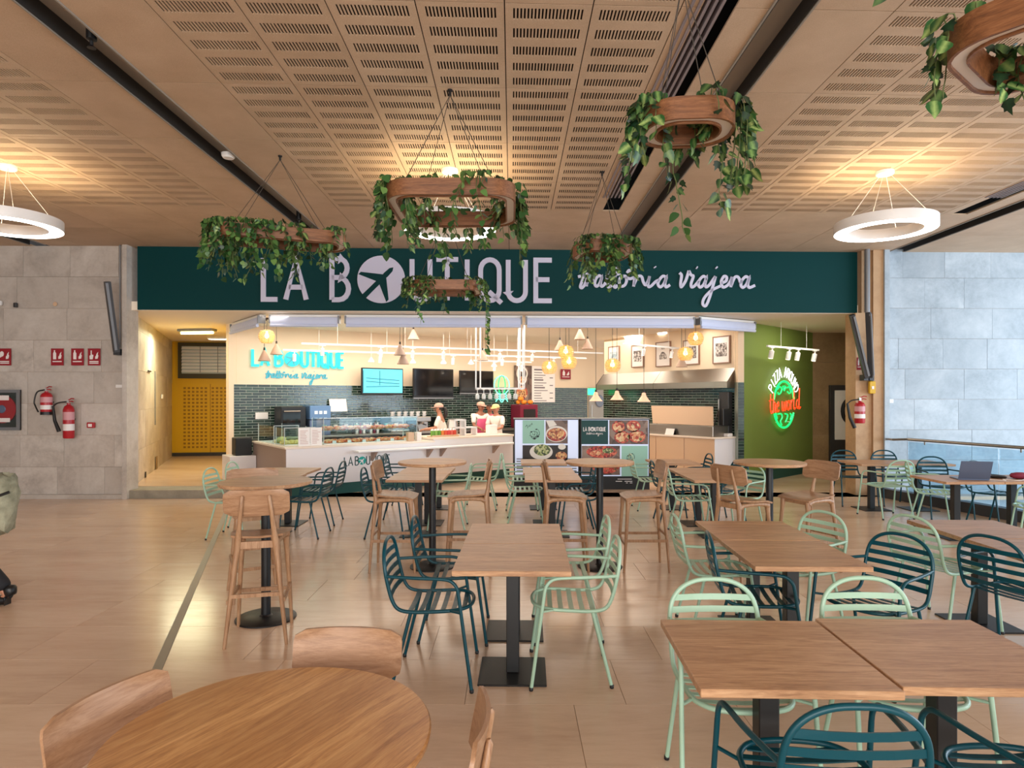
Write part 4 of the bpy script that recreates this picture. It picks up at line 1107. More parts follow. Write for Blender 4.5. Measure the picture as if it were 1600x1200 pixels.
def glass_case(lb, x0, x1, y0, y1, z0, z1, shelf=None):
    t = thing('glass_display_case', lb, 'display case', (C0.x, C0.y, 0), TH, 'glass cases on the serving counter'); e = .008
    MB().box((x0, y0, z0), (x1, y1, z0+.012)).build('case_base', M['card'], t)
    MB().box((x0, y0, z0+.012), (x1, y0+e, z1-.012)).build('front_glass', M['glass'], t)
    MB().box((x0, y0+e, z0+.012), (x0+e, y1, z1-.012)).build('side_glass', M['glass'], t)
    MB().box((x1-e, y0+e, z0+.012), (x1, y1, z1-.012)).build('side_glass', M['glass'], t)
    MB().box((x0, y0, z1-.012), (x1, y1, z1-.004)).build('top_glass', M['glass'], t)
    MB().box((x0, y0-.002, z1-.006), (x1, y0+.03, z1+.006)).build('top_rail', M['steel'], t)
    for (x, y) in ((x0, y0), (x1-.012, y0), (x0, y1-.012), (x1-.012, y1-.012)): MB().box((x, y, z0), (x+.012, y+.012, z1)).build('corner_post', M['whitem'], t)
    if shelf: MB().box((x0+.02, y0+.14, shelf), (x1-.02, y1-.02, shelf+.008)).build('glass_shelf', M['glass'], t)
    return t
glass_case('empty looking glass case with cheese at the counter end by the passage', .04, .50, .84, 1.85, .885, 1.22)
glass_case('glass case of pale snacks behind the white menu card', .06, .62, .30, .80, .885, 1.20)
glass_case('long two level glass case full of pastries on the serving counter', .72, 2.62, .18, .78, .885, 1.36, 1.12)
def cloc(s, y, z): p = C0+Vector((.8, .6))*s+Vector((-.6, .8))*y; return (p.x, p.y, z)
rr = random.Random(4)
def pastry(s, y, z, k, lb, grp, m):
    mb = MB(); n = 7; pts = [(.075*math.cos(PI*i/n+.0)*1.0, .045*math.sin(PI*i/n), .036) for i in range(n+1)]
    mb.tube(pts, [.014, .028, .037, .042, .042, .037, .028, .014], 7)
    o = mb.build('pastry', m, None, cloc(s, y, z), TH+rr.uniform(-.5, .5), 60); tag(o, lb, 'pastry', grp)
for i in range(14): pastry(.85+i*.13, .30+.05*(i % 2), .897, i, ORD[i]+' pastry from the menu card end on the lower level of the long glass case', 'pastries on the lower level', M['pastry'])
for i in range(14): pastry(.85+i*.13, .45+.05*(i % 2), 1.128, i, ORD[i]+' pastry from the menu card end on the upper level of the long glass case', 'pastries on the upper level', M['pastry'])
for i in range(6): pastry(.14+i*.06, .9+.14*i, .897, i, ORD[i]+' yellow cheese wedge from the front in the case by the passage', 'cheese in the end case', M['cheese'])
for i in range(4): pastry(.14+i*.12, .5, .897, i, ORD[i]+' pale yellow snack from the counter corner, behind the menu card', 'snacks behind the card', M['cheese'])
for i in range(6):
    o = MB().box((-.035, -.003, 0), (.035, .003, .05)).build('price_card', M['card'], None, cloc(.95+i*.29, .25, .897), TH); tag(o, ORD[i]+' white price card from the menu card end of the long glass case', 'card', 'price cards in the glass case')
for i in range(8):
    mb = MB().lathe([(.028, 0), (.04, .09), (.042, .095), (.036, .09), (.026, .006), (0, .006)], 12)
    o = mb.build('paper_cup', M['card'] if i % 3 else M['mintprint'], None, cloc(.90+i*.21, .60, 1.128), 0, 40); tag(o, ORD[i]+' paper cup from the menu card end on the upper glass shelf', 'cup', 'cups in the glass case')
# folded menu card
t = thing('menu_card', 'white folded menu card standing on the counter corner', 'menu', cloc(.24, .10, .885), TH)
for i in (0, 1):
    p_ = MB().box((.215*i, -.004, 0), (.215*i+.208, .004, .32)).build('card_leaf', M['card'], t)
    for k in range(9): MB().box((.215*i+.03, -.007, .04+k*.028), (.215*i+.03+rr.uniform(.08, .15), -.004, .047+k*.028)).build('text_line', mat('faint_text', (196, 150, 140), .6) if (i, k) == (0, 0) else bpy.data.materials['faint_text'], p_)
# things on the raised part
o = MB().bbox((0, 0, 0), (.13, .10, .17), .004).build('kraft_box', M['beige'], None, cloc(2.38, .1, .885), TH); tag(o, 'tan cardboard box at the end of the glass case', 'box', 'cardboard boxes by the glass case')
o = MB().bbox((0, 0, 0), (.10, .10, .17), .004).build('kraft_box', M['card'], None, cloc(2.56, .08, .885), TH); tag(o, 'pale cardboard box beside the tan one', 'box', 'cardboard boxes by the glass case')
jc = [(120, 176, 70), (150, 196, 90), (110, 170, 60), (246, 150, 70), (240, 100, 70), (236, 84, 80), (240, 110, 96), (236, 90, 70)]
tr = MB().box((0, 0, 0), (.62, .22, .02)).box((0, 0, .02), (.62, .01, .04)).build('wooden_tray', M['beige'], None, cloc(2.90, .08, .94), TH); tag(tr, 'low wooden tray under the juice cartons', 'tray')
for i, c in enumerate(jc):
    t = thing('juice_carton', ('green' if i < 3 else 'orange red')+' juice carton, '+ORD[i if i < 3 else i-3]+' of its colour from the glass case', 'carton', cloc(2.945+i*.073, .12, .96), TH, 'green juice cartons' if i < 3 else 'orange juice cartons')
    MB().box((-.03, 0, 0), (.03, .06, .11)).build('body', mat('carton_%d' % i, c, .5), t)
    MB().prism([(-.03, .11), (.03, .11), (.004, .145), (-.004, .145)], 0, .06, 'xz').build('gable', M['card'], t)
# white rack with cups
t = thing('white_rack', 'white open rack standing on the counter before the men', 'rack', cloc(3.52, .25, .94), TH)
for x in (0, .26, .54): MB().box((x, 0, 0), (x+.03, .2, .34 if x < .5 else .18)).build('upright', M['whitem'], t)
for (a, b, z) in ((0, .29, .31), (0, .57, .15)): MB().box((a, 0, z), (b, .2, z+.03)).build('shelf_board', M['whitem'], t)
for i in range(3):
    mb = MB().lathe([(.045, 0), (.05, .02), (.05, .25), (.035, .29), (.02, .33), (0, .335)], 14)
    o = mb.build('drink_dispenser', M['steel'] if i != 2 else mat('pink_bottle', (238, 130, 140), .4), None, cloc(3.62+.16*i, .62, .94), 0, 40)
    tag(o, ['tall steel bottle behind the white rack, nearest the woman', 'tall steel bottle behind the white rack, the middle one', 'tall pink bottle behind the white rack'][i], 'bottle', 'bottles behind the white rack')
t = thing('card_terminal_screen', 'till screen tilted beside the woman in the cap', 'till', cloc(2.75, .62, .885), TH+.5)
MB().box((-.07, -.06, 0), (.07, .06, .015)).build('foot', M['black'], t); MB().box((-.015, -.01, .015), (.015, .01, .2)).build('stalk', M['black'], t)
MB().add([(-.16,-.06,.16),(.16,-.06,.16),(.16,.03,.38),(-.16,.03,.38),(-.16,-.04,.16),(.16,-.04,.16),(.16,.05,.38),(-.16,.05,.38)],[(3,2,1,0),(4,5,6,7),(0,1,5,4),(1,2,6,5),(2,3,7,6),(3,0,4,7)]).build('display', M['black'], t)
o = MB().bbox((0, 0, 0), (.20, .16, .2), .005).build('white_box', M['card'], None, cloc(4.45, .3, .94), TH); tag(o, 'white open box at the end of the counter next to the menu board', 'box')

# ------------------------------------------------------------------ back counter with machines
def wl_(u, y, z): p = BK+BD*u-BN*y; return (p.x, p.y, z)
bc = thing('back_counter', 'long low work counter along the green tiled wall', 'counter', (BK.x, BK.y, 0), TH)
MB().box((.7, -.62, .08), (8.2, -.05, .88)).build('carcass', M['dgrey'], bc); MB().bbox((.66, -.66, .88), (8.25, -.03, .92), .004).build('worktop', M['steel'], bc)
MB().box((.75, -.58, 0), (8.1, -.1, .08)).build('plinth', M['black'], bc)
for i in range(7):
    d_ = MB().bbox((.74+i*1.06, -.635, .12), (1.76+i*1.06, -.615, .86), .003).build('door', M['dgrey'], bc); MB().box((.9+i*1.06, -.65, .8), (1.6+i*1.06, -.63, .82)).build('door_handle', M['steel'], d_)
t = thing('black_oven', 'black oven beside the blue grey dispenser on the back counter', 'oven', wl_(.78, .58, .92), TH)
MB().bbox((0, 0, 0), (.52, .45, .62), .01).build('body', M['black'], t); MB().box((.04, -.012, .12), (.40, .0, .5)).build('glass_door', M['screen'], t); MB().tube([(.05, -.04, .53), (.39, -.04, .53)], .012, 8).build('handle', M['steel'], t)
t = thing('drink_cooler', 'blue grey countertop drink cooler with a lit upper panel', 'cooler', wl_(1.38, .58, .92), TH)
MB().bbox((0, 0, 0), (.46, .45, .34), .01).build('lower_body', M['laptop'], t); MB().bbox((0, -.01, .345), (.46, .45, .64), .01).build('upper_body', mat('cooler_blue', (96, 132, 176), .3), t)
for k in range(3): MB().box((.10+k*.1, -.016, .46), (.17+k*.1, -.009, .53)).build('panel_light', mat('cooler_mark', (220, 236, 250), .4) if not k else bpy.data.materials['cooler_mark'], t)
o = MB().add([(-.2,0,0),(.2,0,0),(.2,.08,.28),(-.2,.08,.28),(-.2,.01,0),(.2,.01,0),(.2,.09,.28),(-.2,.09,.28)],[(3,2,1,0),(4,5,6,7),(0,1,5,4),(1,2,6,5),(2,3,7,6),(3,0,4,7)]).build('paper_notice', M['card'], None, wl_(2.2, .14, 1.42), TH); tag(o, 'white paper notice leaning on the tiles beside the drink cooler', 'notice')
t = thing('coffee_machine', 'wide steel espresso machine with cups stacked on top', 'coffee machine', wl_(3.25, .60, .92), TH)
MB().bbox((0, .12, .03), (1.05, .52, .34), .015).build('body', M['steel'], t); MB().bbox((0, -.02, .0), (1.05, .5, .05), .008).build('drip_tray', M['chrome'], t)
MB().bbox((0, -.02, .24), (1.05, .5, .36), .015).build('top_housing', M['steel'], t)
for k in range(3):
    g_ = MB().lathe([(.035, .18), (.04, .2), (.04, .25)], 14, (.2+k*.32, .03, 0)).build('brew_head', M['chrome'], t, smooth=40); MB().tube([(.2+k*.32, .03, .185), (.2+k*.32, -.14, .17)], .013, 8).build('portafilter', M['black'], g_)
for i in range(24):
    mb = MB().lathe([(.022, 0), (.036, .03), (.04, .06), (.036, .06), (.02, .008), (0, .008)], 10)
    r_, c_ = divmod(i, 12); o = mb.build('coffee_cup', M['white'], None, wl_(3.33+c_*.083, .50-.1*(i % 2), 1.281+.062*r_*1.0), 0, 40); tag(o, ORD[c_]+' coffee cup from the screen end, '+('upper' if r_ else 'lower')+' layer on the espresso machine', 'cup', 'cups on the espresso machine')
for i in range(8):
    mb = MB().lathe([(.03, 0), (.034, .10), (.032, .14), (.014, .18), (.014, .24), (0, .24)], 10)
    o = mb.build('bottle', [M['hair'], M['white'], M['maroon'], M['card']][i % 4], None, wl_(2.45+i*.085, .35, .92), 0, 40)
    tag(o, ['dark', 'white', 'maroon', 'pale'][i % 4]+(' bottle farther from' if i < 4 else ' bottle closer to')+' the espresso machine in the bottle row', 'bottle', ['dark', 'white', 'maroon', 'pale'][i % 4]+' bottles by the espresso machine')
t = thing('coffee_grinder', 'black coffee grinder with clear hopper beside the espresso machine', 'grinder', wl_(4.5, .5, .92), TH)
MB().bbox((0, 0, 0), (.2, .3, .34), .01).build('body', M['black'], t); MB().lathe([(.04, .34), (.085, .46), (.085, .54), (0, .55)], 16, (.1, .14, 0)).build('hopper', M['glass'], t, smooth=40)
t = thing('red_machine', 'dark maroon machine behind the men', 'machine', wl_(7.05, .55, .92), TH)
MB().bbox((0, 0, 0), (.6, .45, .62), .02).build('body', M['maroon'], t); MB().box((.1, -.01, .2), (.5, .0, .5)).build('front', M['hair'], t)
for i in range(7):
    mb = MB().lathe([(0, 0), (.05, .02), (.062, .06), (.05, .10), (0, .12)], 12); o = mb.build('orange', mat('orange_fruit', (250, 150, 40), .5) if not i else bpy.data.materials['orange_fruit'], None, wl_(7.12+.11*(i % 5), .35+.08*(i % 2), 1.545+(.09 if i > 4 else 0)), 0, 60)
    tag(o, ORD[i]+' orange of the heap on the maroon machine', 'fruit', 'oranges on the maroon machine')
o = MB().bbox((0, 0, 0), (.26, .02, .14), .003).build('socket_panel', M['white'], None, wl_(.42, .04, 1.28), TH); tag(o, 'white socket panel on the green tiles near the passage', 'socket')

# ------------------------------------------------------------------ what hangs on the back wall
t = thing('lit_sign', 'turquoise glowing shop lettering on the cream wall', 'sign', (BK.x, BK.y, 0), TH)
def bx(px): return on_line(BK, BD, px)
def bz(px, py): u = bx(px); return CAMZ+(HY-py)/FPX*(BK.y+BD.y*u)
W1 = [('L', 394, 10), ('A', 407.5, 12), ('B', 429.5, 11), ('U', 470.5, 9.5), ('T', 483.5, 10.5), ('I', 497, 0), ('Q', 502, 10), ('U', 516.5, 9), ('E', 529, 7)]
lz = bz(400, 571); letters(t, [(c, bx(p), (bx(p+w_)-bx(p)) if w_ else 0) for c, p, w_ in W1], .335, .05, M['cyan'], -.005, -.05, lz)
plane_disc(t, bx(456), lz+.16, .165, M['cyan'], M['cyand'], -.005, -.05)
script(t, bx(415), bz(430, 590), (bx(512)-bx(415))/(1276-166), .026, M['cyand'], .018, .0, 'script_word')
def tv(px0, px1, y0, y1, lb, on=False):  # on: the dark display carries a painted sky reflection
    u0, u1 = bx(px0), bx(px1); um = (u0+u1)/2; Ym = BK.y+BD.y*um; z1, z0 = CAMZ+(HY-y0)/FPX*Ym, CAMZ+(HY-y1)/FPX*Ym
    t = thing('wall_screen', lb, 'screen', wl_(u0, .30, 0), TH, 'screens over the green tiles'); L = u1-u0
    MB().bbox((0, .0, z0), (L, .06, z1), .008).build('casing', M['black'], t)
    s = MB().box((.025, -.006, z0+.045), (L-.025, .0, z1-.025)).build('display', M['screen_refl'] if on else M['screen'], t)
    MB().box((L/2-.12, .06, (z0+z1)/2-.15), (L/2+.12, .28, (z0+z1)/2+.15)).build('wall_mount', M['dgrey'], t)
    if not on: MB().box((0.0, -.004, z0-.035), (L, .05, z0)).build('sound_bar', M['grey'], t)
    else:
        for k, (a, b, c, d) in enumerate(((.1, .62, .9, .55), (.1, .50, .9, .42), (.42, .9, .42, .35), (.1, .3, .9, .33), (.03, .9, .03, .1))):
            mb = MB(); mb.tube([(L*a, -.010, z0+(z1-z0)*b), (L*c, -.010, z0+(z1-z0)*d)], .008, 4); mb.build('reflection_line', M['refl_line'], s)
M['screen_refl'] = mat('screen_sky_reflection', (60, 170, 190), .2, emit=(110, 214, 232), es=.5); M['refl_line'] = mat('screen_reflection_line', (40, 110, 130), .4, emit=(40, 110, 130), es=.5)  # window reflection painted as a glow, roof bars as darker lines
tv(557, 621, 576, 617, 'screen with a painted pale blue reflection, nearest the turquoise lettering', True)
tv(637, 699, 577, 621, 'dark screen in the middle of the three'); tv(709, 761, 580, 614, 'dark screen next to the small green neon sign')
# menu poster
u0, u1, u2 = bx(803), bx(830), bx(866); zt, zb_ = bz(835, 572), bz(835, 627)
t = thing('menu_poster', 'tall menu poster with a food picture strip and white price list', 'poster', wl_(u0, .03, 0), TH)
MB().box((0, 0, zb_), (u1-u0, .012, zt)).build('picture_strip', M['wooddark'], t)
for k, (z, r_, m_) in enumerate(((zt-.22, .2, 'plate'), (zb_+.62, .16, 'card'), (zb_+.24, .19, 'pizza'))):
    pl_ = MB().lathe([(r_, 0), (r_*.98, .008), (0, .009)], 24).build('plate_picture', M[m_], t, (.26, .0, z), (PI/2, 0, 0)); MB().lathe([(r_*.72, 0), (r_*.7, .004), (0, .005)], 20).build('food_picture', M['wooddark'] if k == 0 else M['pasta'], pl_, (0, 0, .008))
wp = MB().box((u1-u0, -.002, zb_-.03), (u2-u0, .012, zt)).build('price_list', M['card'], t)
ft = bpy.data.materials['faint_text']; gt = mat('list_text', (120, 112, 118), .6)
for i, ch in enumerate('MENU'[:0]): pass
for k in range(13):
    z = zt-.12-k*.072; L = rr.uniform(.35, .8)*(u2-u1-.2)
    MB().box((u1-u0+.08, -.006, z), (u1-u0+.08+L, -.001, z+(.04 if k in (0, 4, 7) else .02))).build('text_line', gt, wp)
    if k in (3, 6, 9, 11): MB().box((u2-u0-.2, -.006, z), (u2-u0-.08, -.001, z+.025)).build('text_line', gt, wp)
# fire sign helper: red plate with white pictograms
def fire_sign(lb, loc, rz, w_, h_, kind, grp='red fire safety signs'):
    t = thing('fire_sign', lb, 'sign', loc, rz, grp)
    pl_ = MB().box((0, -.006, 0), (w_, .0, h_)).build('plate', M['signred'], t)
    def el(name, poly): MB().prism(poly, -.009, -.006, 'xz').build(name, M['signwhite'], pl_)
    a = w_
    if kind == 'ext':
        el('extinguisher_mark', [(a*.18, h_*.36), (a*.42, h_*.36), (a*.42, h_*.72), (a*.34, h_*.80), (a*.34, h_*.90), (a*.24, h_*.90), (a*.24, h_*.80), (a*.18, h_*.72)])
    elif kind == 'hose':
        el('hose_mark', [(a*.12, h_*.45)]+[(a*.28+a*.16*math.cos(R(q)), h_*.68+h_*.16*math.sin(R(q))) for q in range(180, -91, -30)])
    else:
        el('hand_mark', [(a*.16, h_*.36), (a*.40, h_*.36), (a*.46, h_*.62), (a*.32, h_*.64), (a*.32, h_*.88), (a*.24, h_*.88), (a*.24, h_*.62), (a*.14, h_*.56)])
    el('flame_mark', [(a*.60, h_*.38), (a*.80, h_*.40), (a*.86, h_*.58), (a*.80, h_*.64), (a*.84, h_*.80), (a*.72, h_*.70), (a*.66, h_*.56), (a*.60, h_*.52)])
    for k in range(2 if kind != 'ext' else 1): el('text_line', [(a*.14, h_*(.20-.1*k)), (a*.86, h_*(.20-.1*k)), (a*.86, h_*(.26-.1*k)), (a*.14, h_*(.26-.1*k))])
u0, u1 = bx(875), bx(890.5); fire_sign('red sign with white pictograms beside the menu poster', wl_(u0, .03, bz(880, 592.5)), TH, u1-u0, bz(880, 577)-bz(880, 592.5), 'ext')
# small neon chef ornament above the men
u = bx(780); t = thing('neon_ornament', 'small aqua neon globe with scribbles above the men', 'neon sign', wl_(u, .12, bz(780, 603)), TH)
for k, (r_, sx, m_) in enumerate(((.25, 1, 'neon_c'), (.25, .45, 'neon_g'))): MB().tube([(r_*sx*math.cos(2*PI*i/24), 0, .02+r_*math.sin(2*PI*i/24)) for i in range(24)], .014, 6, True).build('neon_tube', M[m_], t)
for k in range(3): MB().tube(smooth_path([(-.2, 0, -.3-.06*k), (-.1, 0, -.22-.06*k), (0, 0, -.32-.06*k), (.1, 0, -.22-.06*k), (.2, 0, -.3-.06*k)], 4), .013, 6).build('neon_tube', M['neon_c'], t)
for dx_ in (-.18, .18): MB().tube([(dx_, 0, .18), (dx_, .11, .18)], .01, 5).build('stand_off', M['whitem'], t)
# ------------------------------------------------------------------ menu boards in front of the kitchen
def board(x0, x1, y, z0, z1, lb):
    t = thing('menu_display_board', lb, 'display board', (x0, y, 0), 0, 'tall menu display boards'); L = x1-x0
    MB().box((0, 0, .0), (L, .35, z1)).build('cabinet', M['blackp'], t)
    MB().bbox((-.01, -.012, z1), (L+.01, .36, z1+.018), .003).build('top_cap', M['grey'], t)
    f = MB().box((.02, -.006, z0), (L-.02, .0, z1-.012)).build('face', M['paleboard'], t)
    return t, f
BY = 12.1
def X(px): return (px-800)/FPX*BY
def Z(py): return CAMZ+(HY-py)/FPX*BY
def pic(f, x0, px0, px1, py0, py1, m, name='picture'): return MB().box((X(px0)-x0, -.012, Z(py1)), (X(px1)-x0, -.006, Z(py0))).build(name, m if not isinstance(m, str) else M[m], f)
def disc(par, x0, px, py, rx, ry, m, y=-.012, name='food_picture', n=24):
    mb = MB(); mb.prism([(X(px)-x0+rx*BY/FPX*math.cos(2*PI*k/n), Z(py)+ry*BY/FPX*math.sin(2*PI*k/n)) for k in range(n)], y-.003, y, 'xz'); return mb.build(name, M[m] if isinstance(m, str) else m, par)
x0 = X(803); t, f = board(x0, X(905), BY, .28, Z(655), 'pale menu board with pasta and salad pictures')
p1 = pic(f, x0, 816.5, 850.5, 656.5, 693, 'mintprint')
p2 = pic(f, x0, 852.5, 887, 656.5, 693, 'wooddark'); disc(p2, x0, 869.5, 678, 16.8, 12.5, 'plate'); disc(p2, x0, 869.5, 679, 15, 10.5, 'tomato', -.015); disc(p2, x0, 869, 677, 12.5, 8.5, 'pasta', -.018)
mb = MB(); mb.prism([(X(853)-x0, Z(657)), (X(865)-x0, Z(657)), (X(870)-x0, Z(664)), (X(858)-x0, Z(668))], -.015, -.012, 'xz'); mb.build('napkin_picture', M['plate'], p2)
p3 = pic(f, x0, 816.5, 887, 695.5, 722, 'hair'); disc(p3, x0, 845.5, 706, 18, 12, 'plate'); disc(p3, x0, 847, 703, 13, 9, 'salad', -.015); disc(p3, x0, 878, 698, 6, 4.5, 'plate', -.0125); disc(p3, x0, 877, 712, 9, 6.5, 'pasta', -.0135)
# line drawing of a plate of noodles on the mint field
def doodle(par, x0, cx_, cy_, s):
    rr = random.Random(2)
    for k in range(7):
        a0 = rr.uniform(0, 360); pts = [(X(cx_+s*(.55+.4*math.sin(k*2.1))*math.cos(R(a0+q*32))*.9)-x0, Z(cy_+s*(.5+.3*math.cos(k*1.7))*math.sin(R(a0+q*32)))) for q in range(6)]
        mb = MB(); mb.ribbon([(p.x, p.y) for p in smooth_path([(a, b, 0) for a, b in pts], 3)], .007, -.012, -.014); mb.build('drawn_line', M['ink'], par)
    for (dx, dy, r_) in ((.1, .75, .14), (.6, .45, .12), (-.35, -.2, .10), (.35, -.55, .09)): disc(par, x0, cx_+s*dx, cy_+s*dy, s*r_*1.3, s*r_, 'ink', -.012, 'drawn_dot', 12)
doodle(p1, x0, 834, 677, 11)
for st in ([(821, 667), (823, 664), (825, 667), (824, 669)], [(826, 667), (827, 664), (828, 667)], [(829, 663), (829, 666)], [(830, 664), (831, 661), (832, 664)]):
    mb = MB(); mb.ribbon([(X(a)-x0, Z(b)) for a, b in st], .007, -.012, -.014); mb.build('drawn_line', M['ink'], p1)
for k in range(6): MB().box((.05, -.012, .34+k*.045), (X(905)-x0-.05, -.006, .362+k*.045)).build('vent_slot', M['grey'], f)
x0 = X(907); t, f = board(x0, X(1015), BY, Z(744), Z(655), 'menu board with pizza pictures and the dark green shop emblem')
p1 = pic(f, x0, 908.5, 950, 656.5, 694, 'greenprint')
def mini(par, px0, px1, pyb, pyt, wdm):
    w0, h0 = X(px1)-X(px0), Z(pyt)-Z(pyb); k = w0/470.
    lay = [('L', 0, 24), ('A', 34, 34), ('B', 106, 28), ('U', 232, 28), ('T', 270, 34), ('I', 318, 0), ('Q', 340, 30), ('U', 384, 28), ('E', 428, 26)]
    letters(par, [(c, X(px0)-x0+a*k*1.03, b*k*1.03) for c, a, b in lay], h0, wdm, M['signwhite'], -.012, -.016, Z(pyb))
    plane_disc(par, X(px0)-x0+183*k*1.03, Z(pyb)+h0/2, h0*.58, M['signwhite'], M['greenprint'], -.012, -.016)
mini(p1, 911.5, 946.5, 673.5, 667.5, .011); script(p1, X(916)-x0, Z(678.5), (X(942)-X(916))/1110, .009, M['signwhite'], -.012, -.016)
p2 = pic(f, x0, 952, 1012.5, 656.5, 694, 'wooddark')
for (a, b, rx, ry) in ((966, 667, 10, 9.5), (989, 666, 11.5, 9), (972, 683, 12.5, 9.5), (995, 682, 13.5, 9.5)): q = disc(p2, x0, a, b, rx, ry, 'tomato'); disc(q, x0, a, b, rx*.84, ry*.8, 'pizza', -.015)
p3 = pic(f, x0, 909, 968.5, 696.5, 742, 'wooddark'); disc(p3, x0, 940, 706, 24, 9.5, 'tomato'); disc(p3, x0, 946, 728, 22, 12, 'tomato')
disc(p3, x0, 950, 704, 9, 4, 'salad', -.015); disc(p3, x0, 930, 708, 8, 4, 'pizza', -.015)
p4 = pic(f, x0, 971, 1012, 696.5, 744, 'mintprint'); doodle(p4, x0, 984, 714, 9)
for i, (a, b, z) in enumerate(((965, 987, 748), (962, 972, 751.5), (976, 988, 751.5), (978, 981, 754), (984, 988, 754), (872, 890, 760))):
    if i < 5: MB().box((X(a)-x0, -.004, Z(z+1)), (X(b)-x0, .0, Z(z))).build('text_line', M['signwhite'], t)

# ------------------------------------------------------------------ pizza counter
K = Vector((3.96, 12.48)); t = thing('pizza_counter', 'angled beige fronted counter beside the olive green wall', 'counter', (K.x, K.y, 0), TH)
MB().box((.02, .02, .10), (.72, 2.3, .92)).build('carcass', M['counter'], t); MB().box((.05, .05, 0), (.70, 2.2, .10)).build('plinth', M['kick'], t)
for i in range(3): MB().bbox((.0, .01+i*.74, .10), (.022, .735+i*.74, .915), .003).build('side_panel', M['beige'], t)
MB().bbox((.0, -.0, .10), (.80, .022, .915), .003).build('front_panel', M['counter'], t)
MB().bbox((-.03, -.03, .92), (.83, 2.33, .955), .004).build('counter_top', M['countert'], t)
def kl(x, y, z): p = K+Vector((.8, .6))*x+Vector((-.6, .8))*y; return (p.x, p.y, z)
t = thing('prep_fridge', 'steel pizza prep unit with its pale wooden lid raised', 'prep unit', kl(.10, .12, .955), TH)
MB().bbox((0, 0, 0), (.55, 1.75, .21), .006).build('body', M['steel'], t)
MB().add([(.02,.02,.22),(.02,1.55,.22),(.12,1.68,.60),(.12,.10,.60),(.05,.02,.22),(.05,1.55,.22),(.15,1.68,.59),(.15,.10,.59)],[(3,2,1,0),(4,5,6,7),(0,1,5,4),(1,2,6,5),(2,3,7,6),(3,0,4,7)]).build('raised_lid', M['beige'], t)
MB().tube([(.1, .05, .21), (.3, .1, .5)], .012, 6).build('lid_arm', M['black'], t); MB().tube([(.1, 1.5, .21), (.3, 1.55, .5)], .012, 6).build('lid_arm', M['black'], t)
o = MB().bbox((.0, .0, 0), (.30, .05, .34), .01).build('dark_monitor', M['black'], None, kl(.30, .02, .955+.22), TH); tag(o, 'dark monitor at the end of the steel prep unit', 'monitor')
t = thing('table_tent', 'white tent card standing on the pizza counter', 'card', kl(-.0, 1.02, .955), TH+PI/2*0)
MB().add([(0,0,0),(0,.22,0),(.05,.22,.13),(.05,0,.13),(.006,0,0),(.006,.22,0),(.056,.22,.13),(.056,0,.13)],[(3,2,1,0),(4,5,6,7),(0,1,5,4),(1,2,6,5),(2,3,7,6),(3,0,4,7)]).build('front_leaf', M['card'], t)
MB().add([(.1,0,0),(.1,.22,0),(.052,.22,.13),(.052,0,.13),(.106,0,0),(.106,.22,0),(.058,.22,.13),(.058,0,.13)],[(3,2,1,0),(4,5,6,7),(0,1,5,4),(1,2,6,5),(2,3,7,6),(3,0,4,7)]).build('rear_leaf', M['blackp'], t)
o = MB().bbox((0, 0, 0), (.16, .10, .06), .004).build('napkin_box', M['card'], None, kl(.45, .05-.03, .955), TH); tag(o, 'low white napkin box on the pizza counter by the tiled pier', 'box')
t = thing('tall_fridge', 'narrow steel fridge edge behind the pizza counter near the tiled pier', 'fridge', (4.25, 13.15, 0), RA)
MB().bbox((0, 0, .05), (.25, .12, 1.85), .006).build('body', M['dgrey'], t); MB().tube([(.02, -.03, .9), (.02, -.03, 1.7)], .012, 6).build('handle', M['steel'], t)
# hood
t = thing('extractor_hood', 'long brushed steel extractor hood over the pizza kitchen', 'hood', (RW0.x, RW0.y, 0), RA)
def rx(px): return on_line(RW0, (RW1-RW0).normalized(), px)
h0 = .15; sec = [(h0, RL/2+.05), (RL/2+.06, RL-.02)]
for a, b in sec:
    MB().prism([(0, 2.06), (-.34, 2.06), (-.10, 2.34), (0, 2.34)], a, b, 'yz').build('hood_canopy', M['steel'], t)
    MB().box((a, -.345, 1.93), (b, 0, 2.058)).build('hood_skirt', M['steel'], t)
MB().prism([(0, 1.93), (-.34, 1.93), (-.34, 2.06), (-.10, 2.34), (0, 2.34)], h0-.03, h0, 'yz').build('end_cheek', M['dgrey'], t)
e = MB().box((-.22, -.36, 1.80), (.10, -.34, 1.97)).build('emergency_light', M['exit'], None, (RW0.x, RW0.y, 0), RA); tag(e, 'glowing green escape light under the end of the steel hood', 'exit sign')
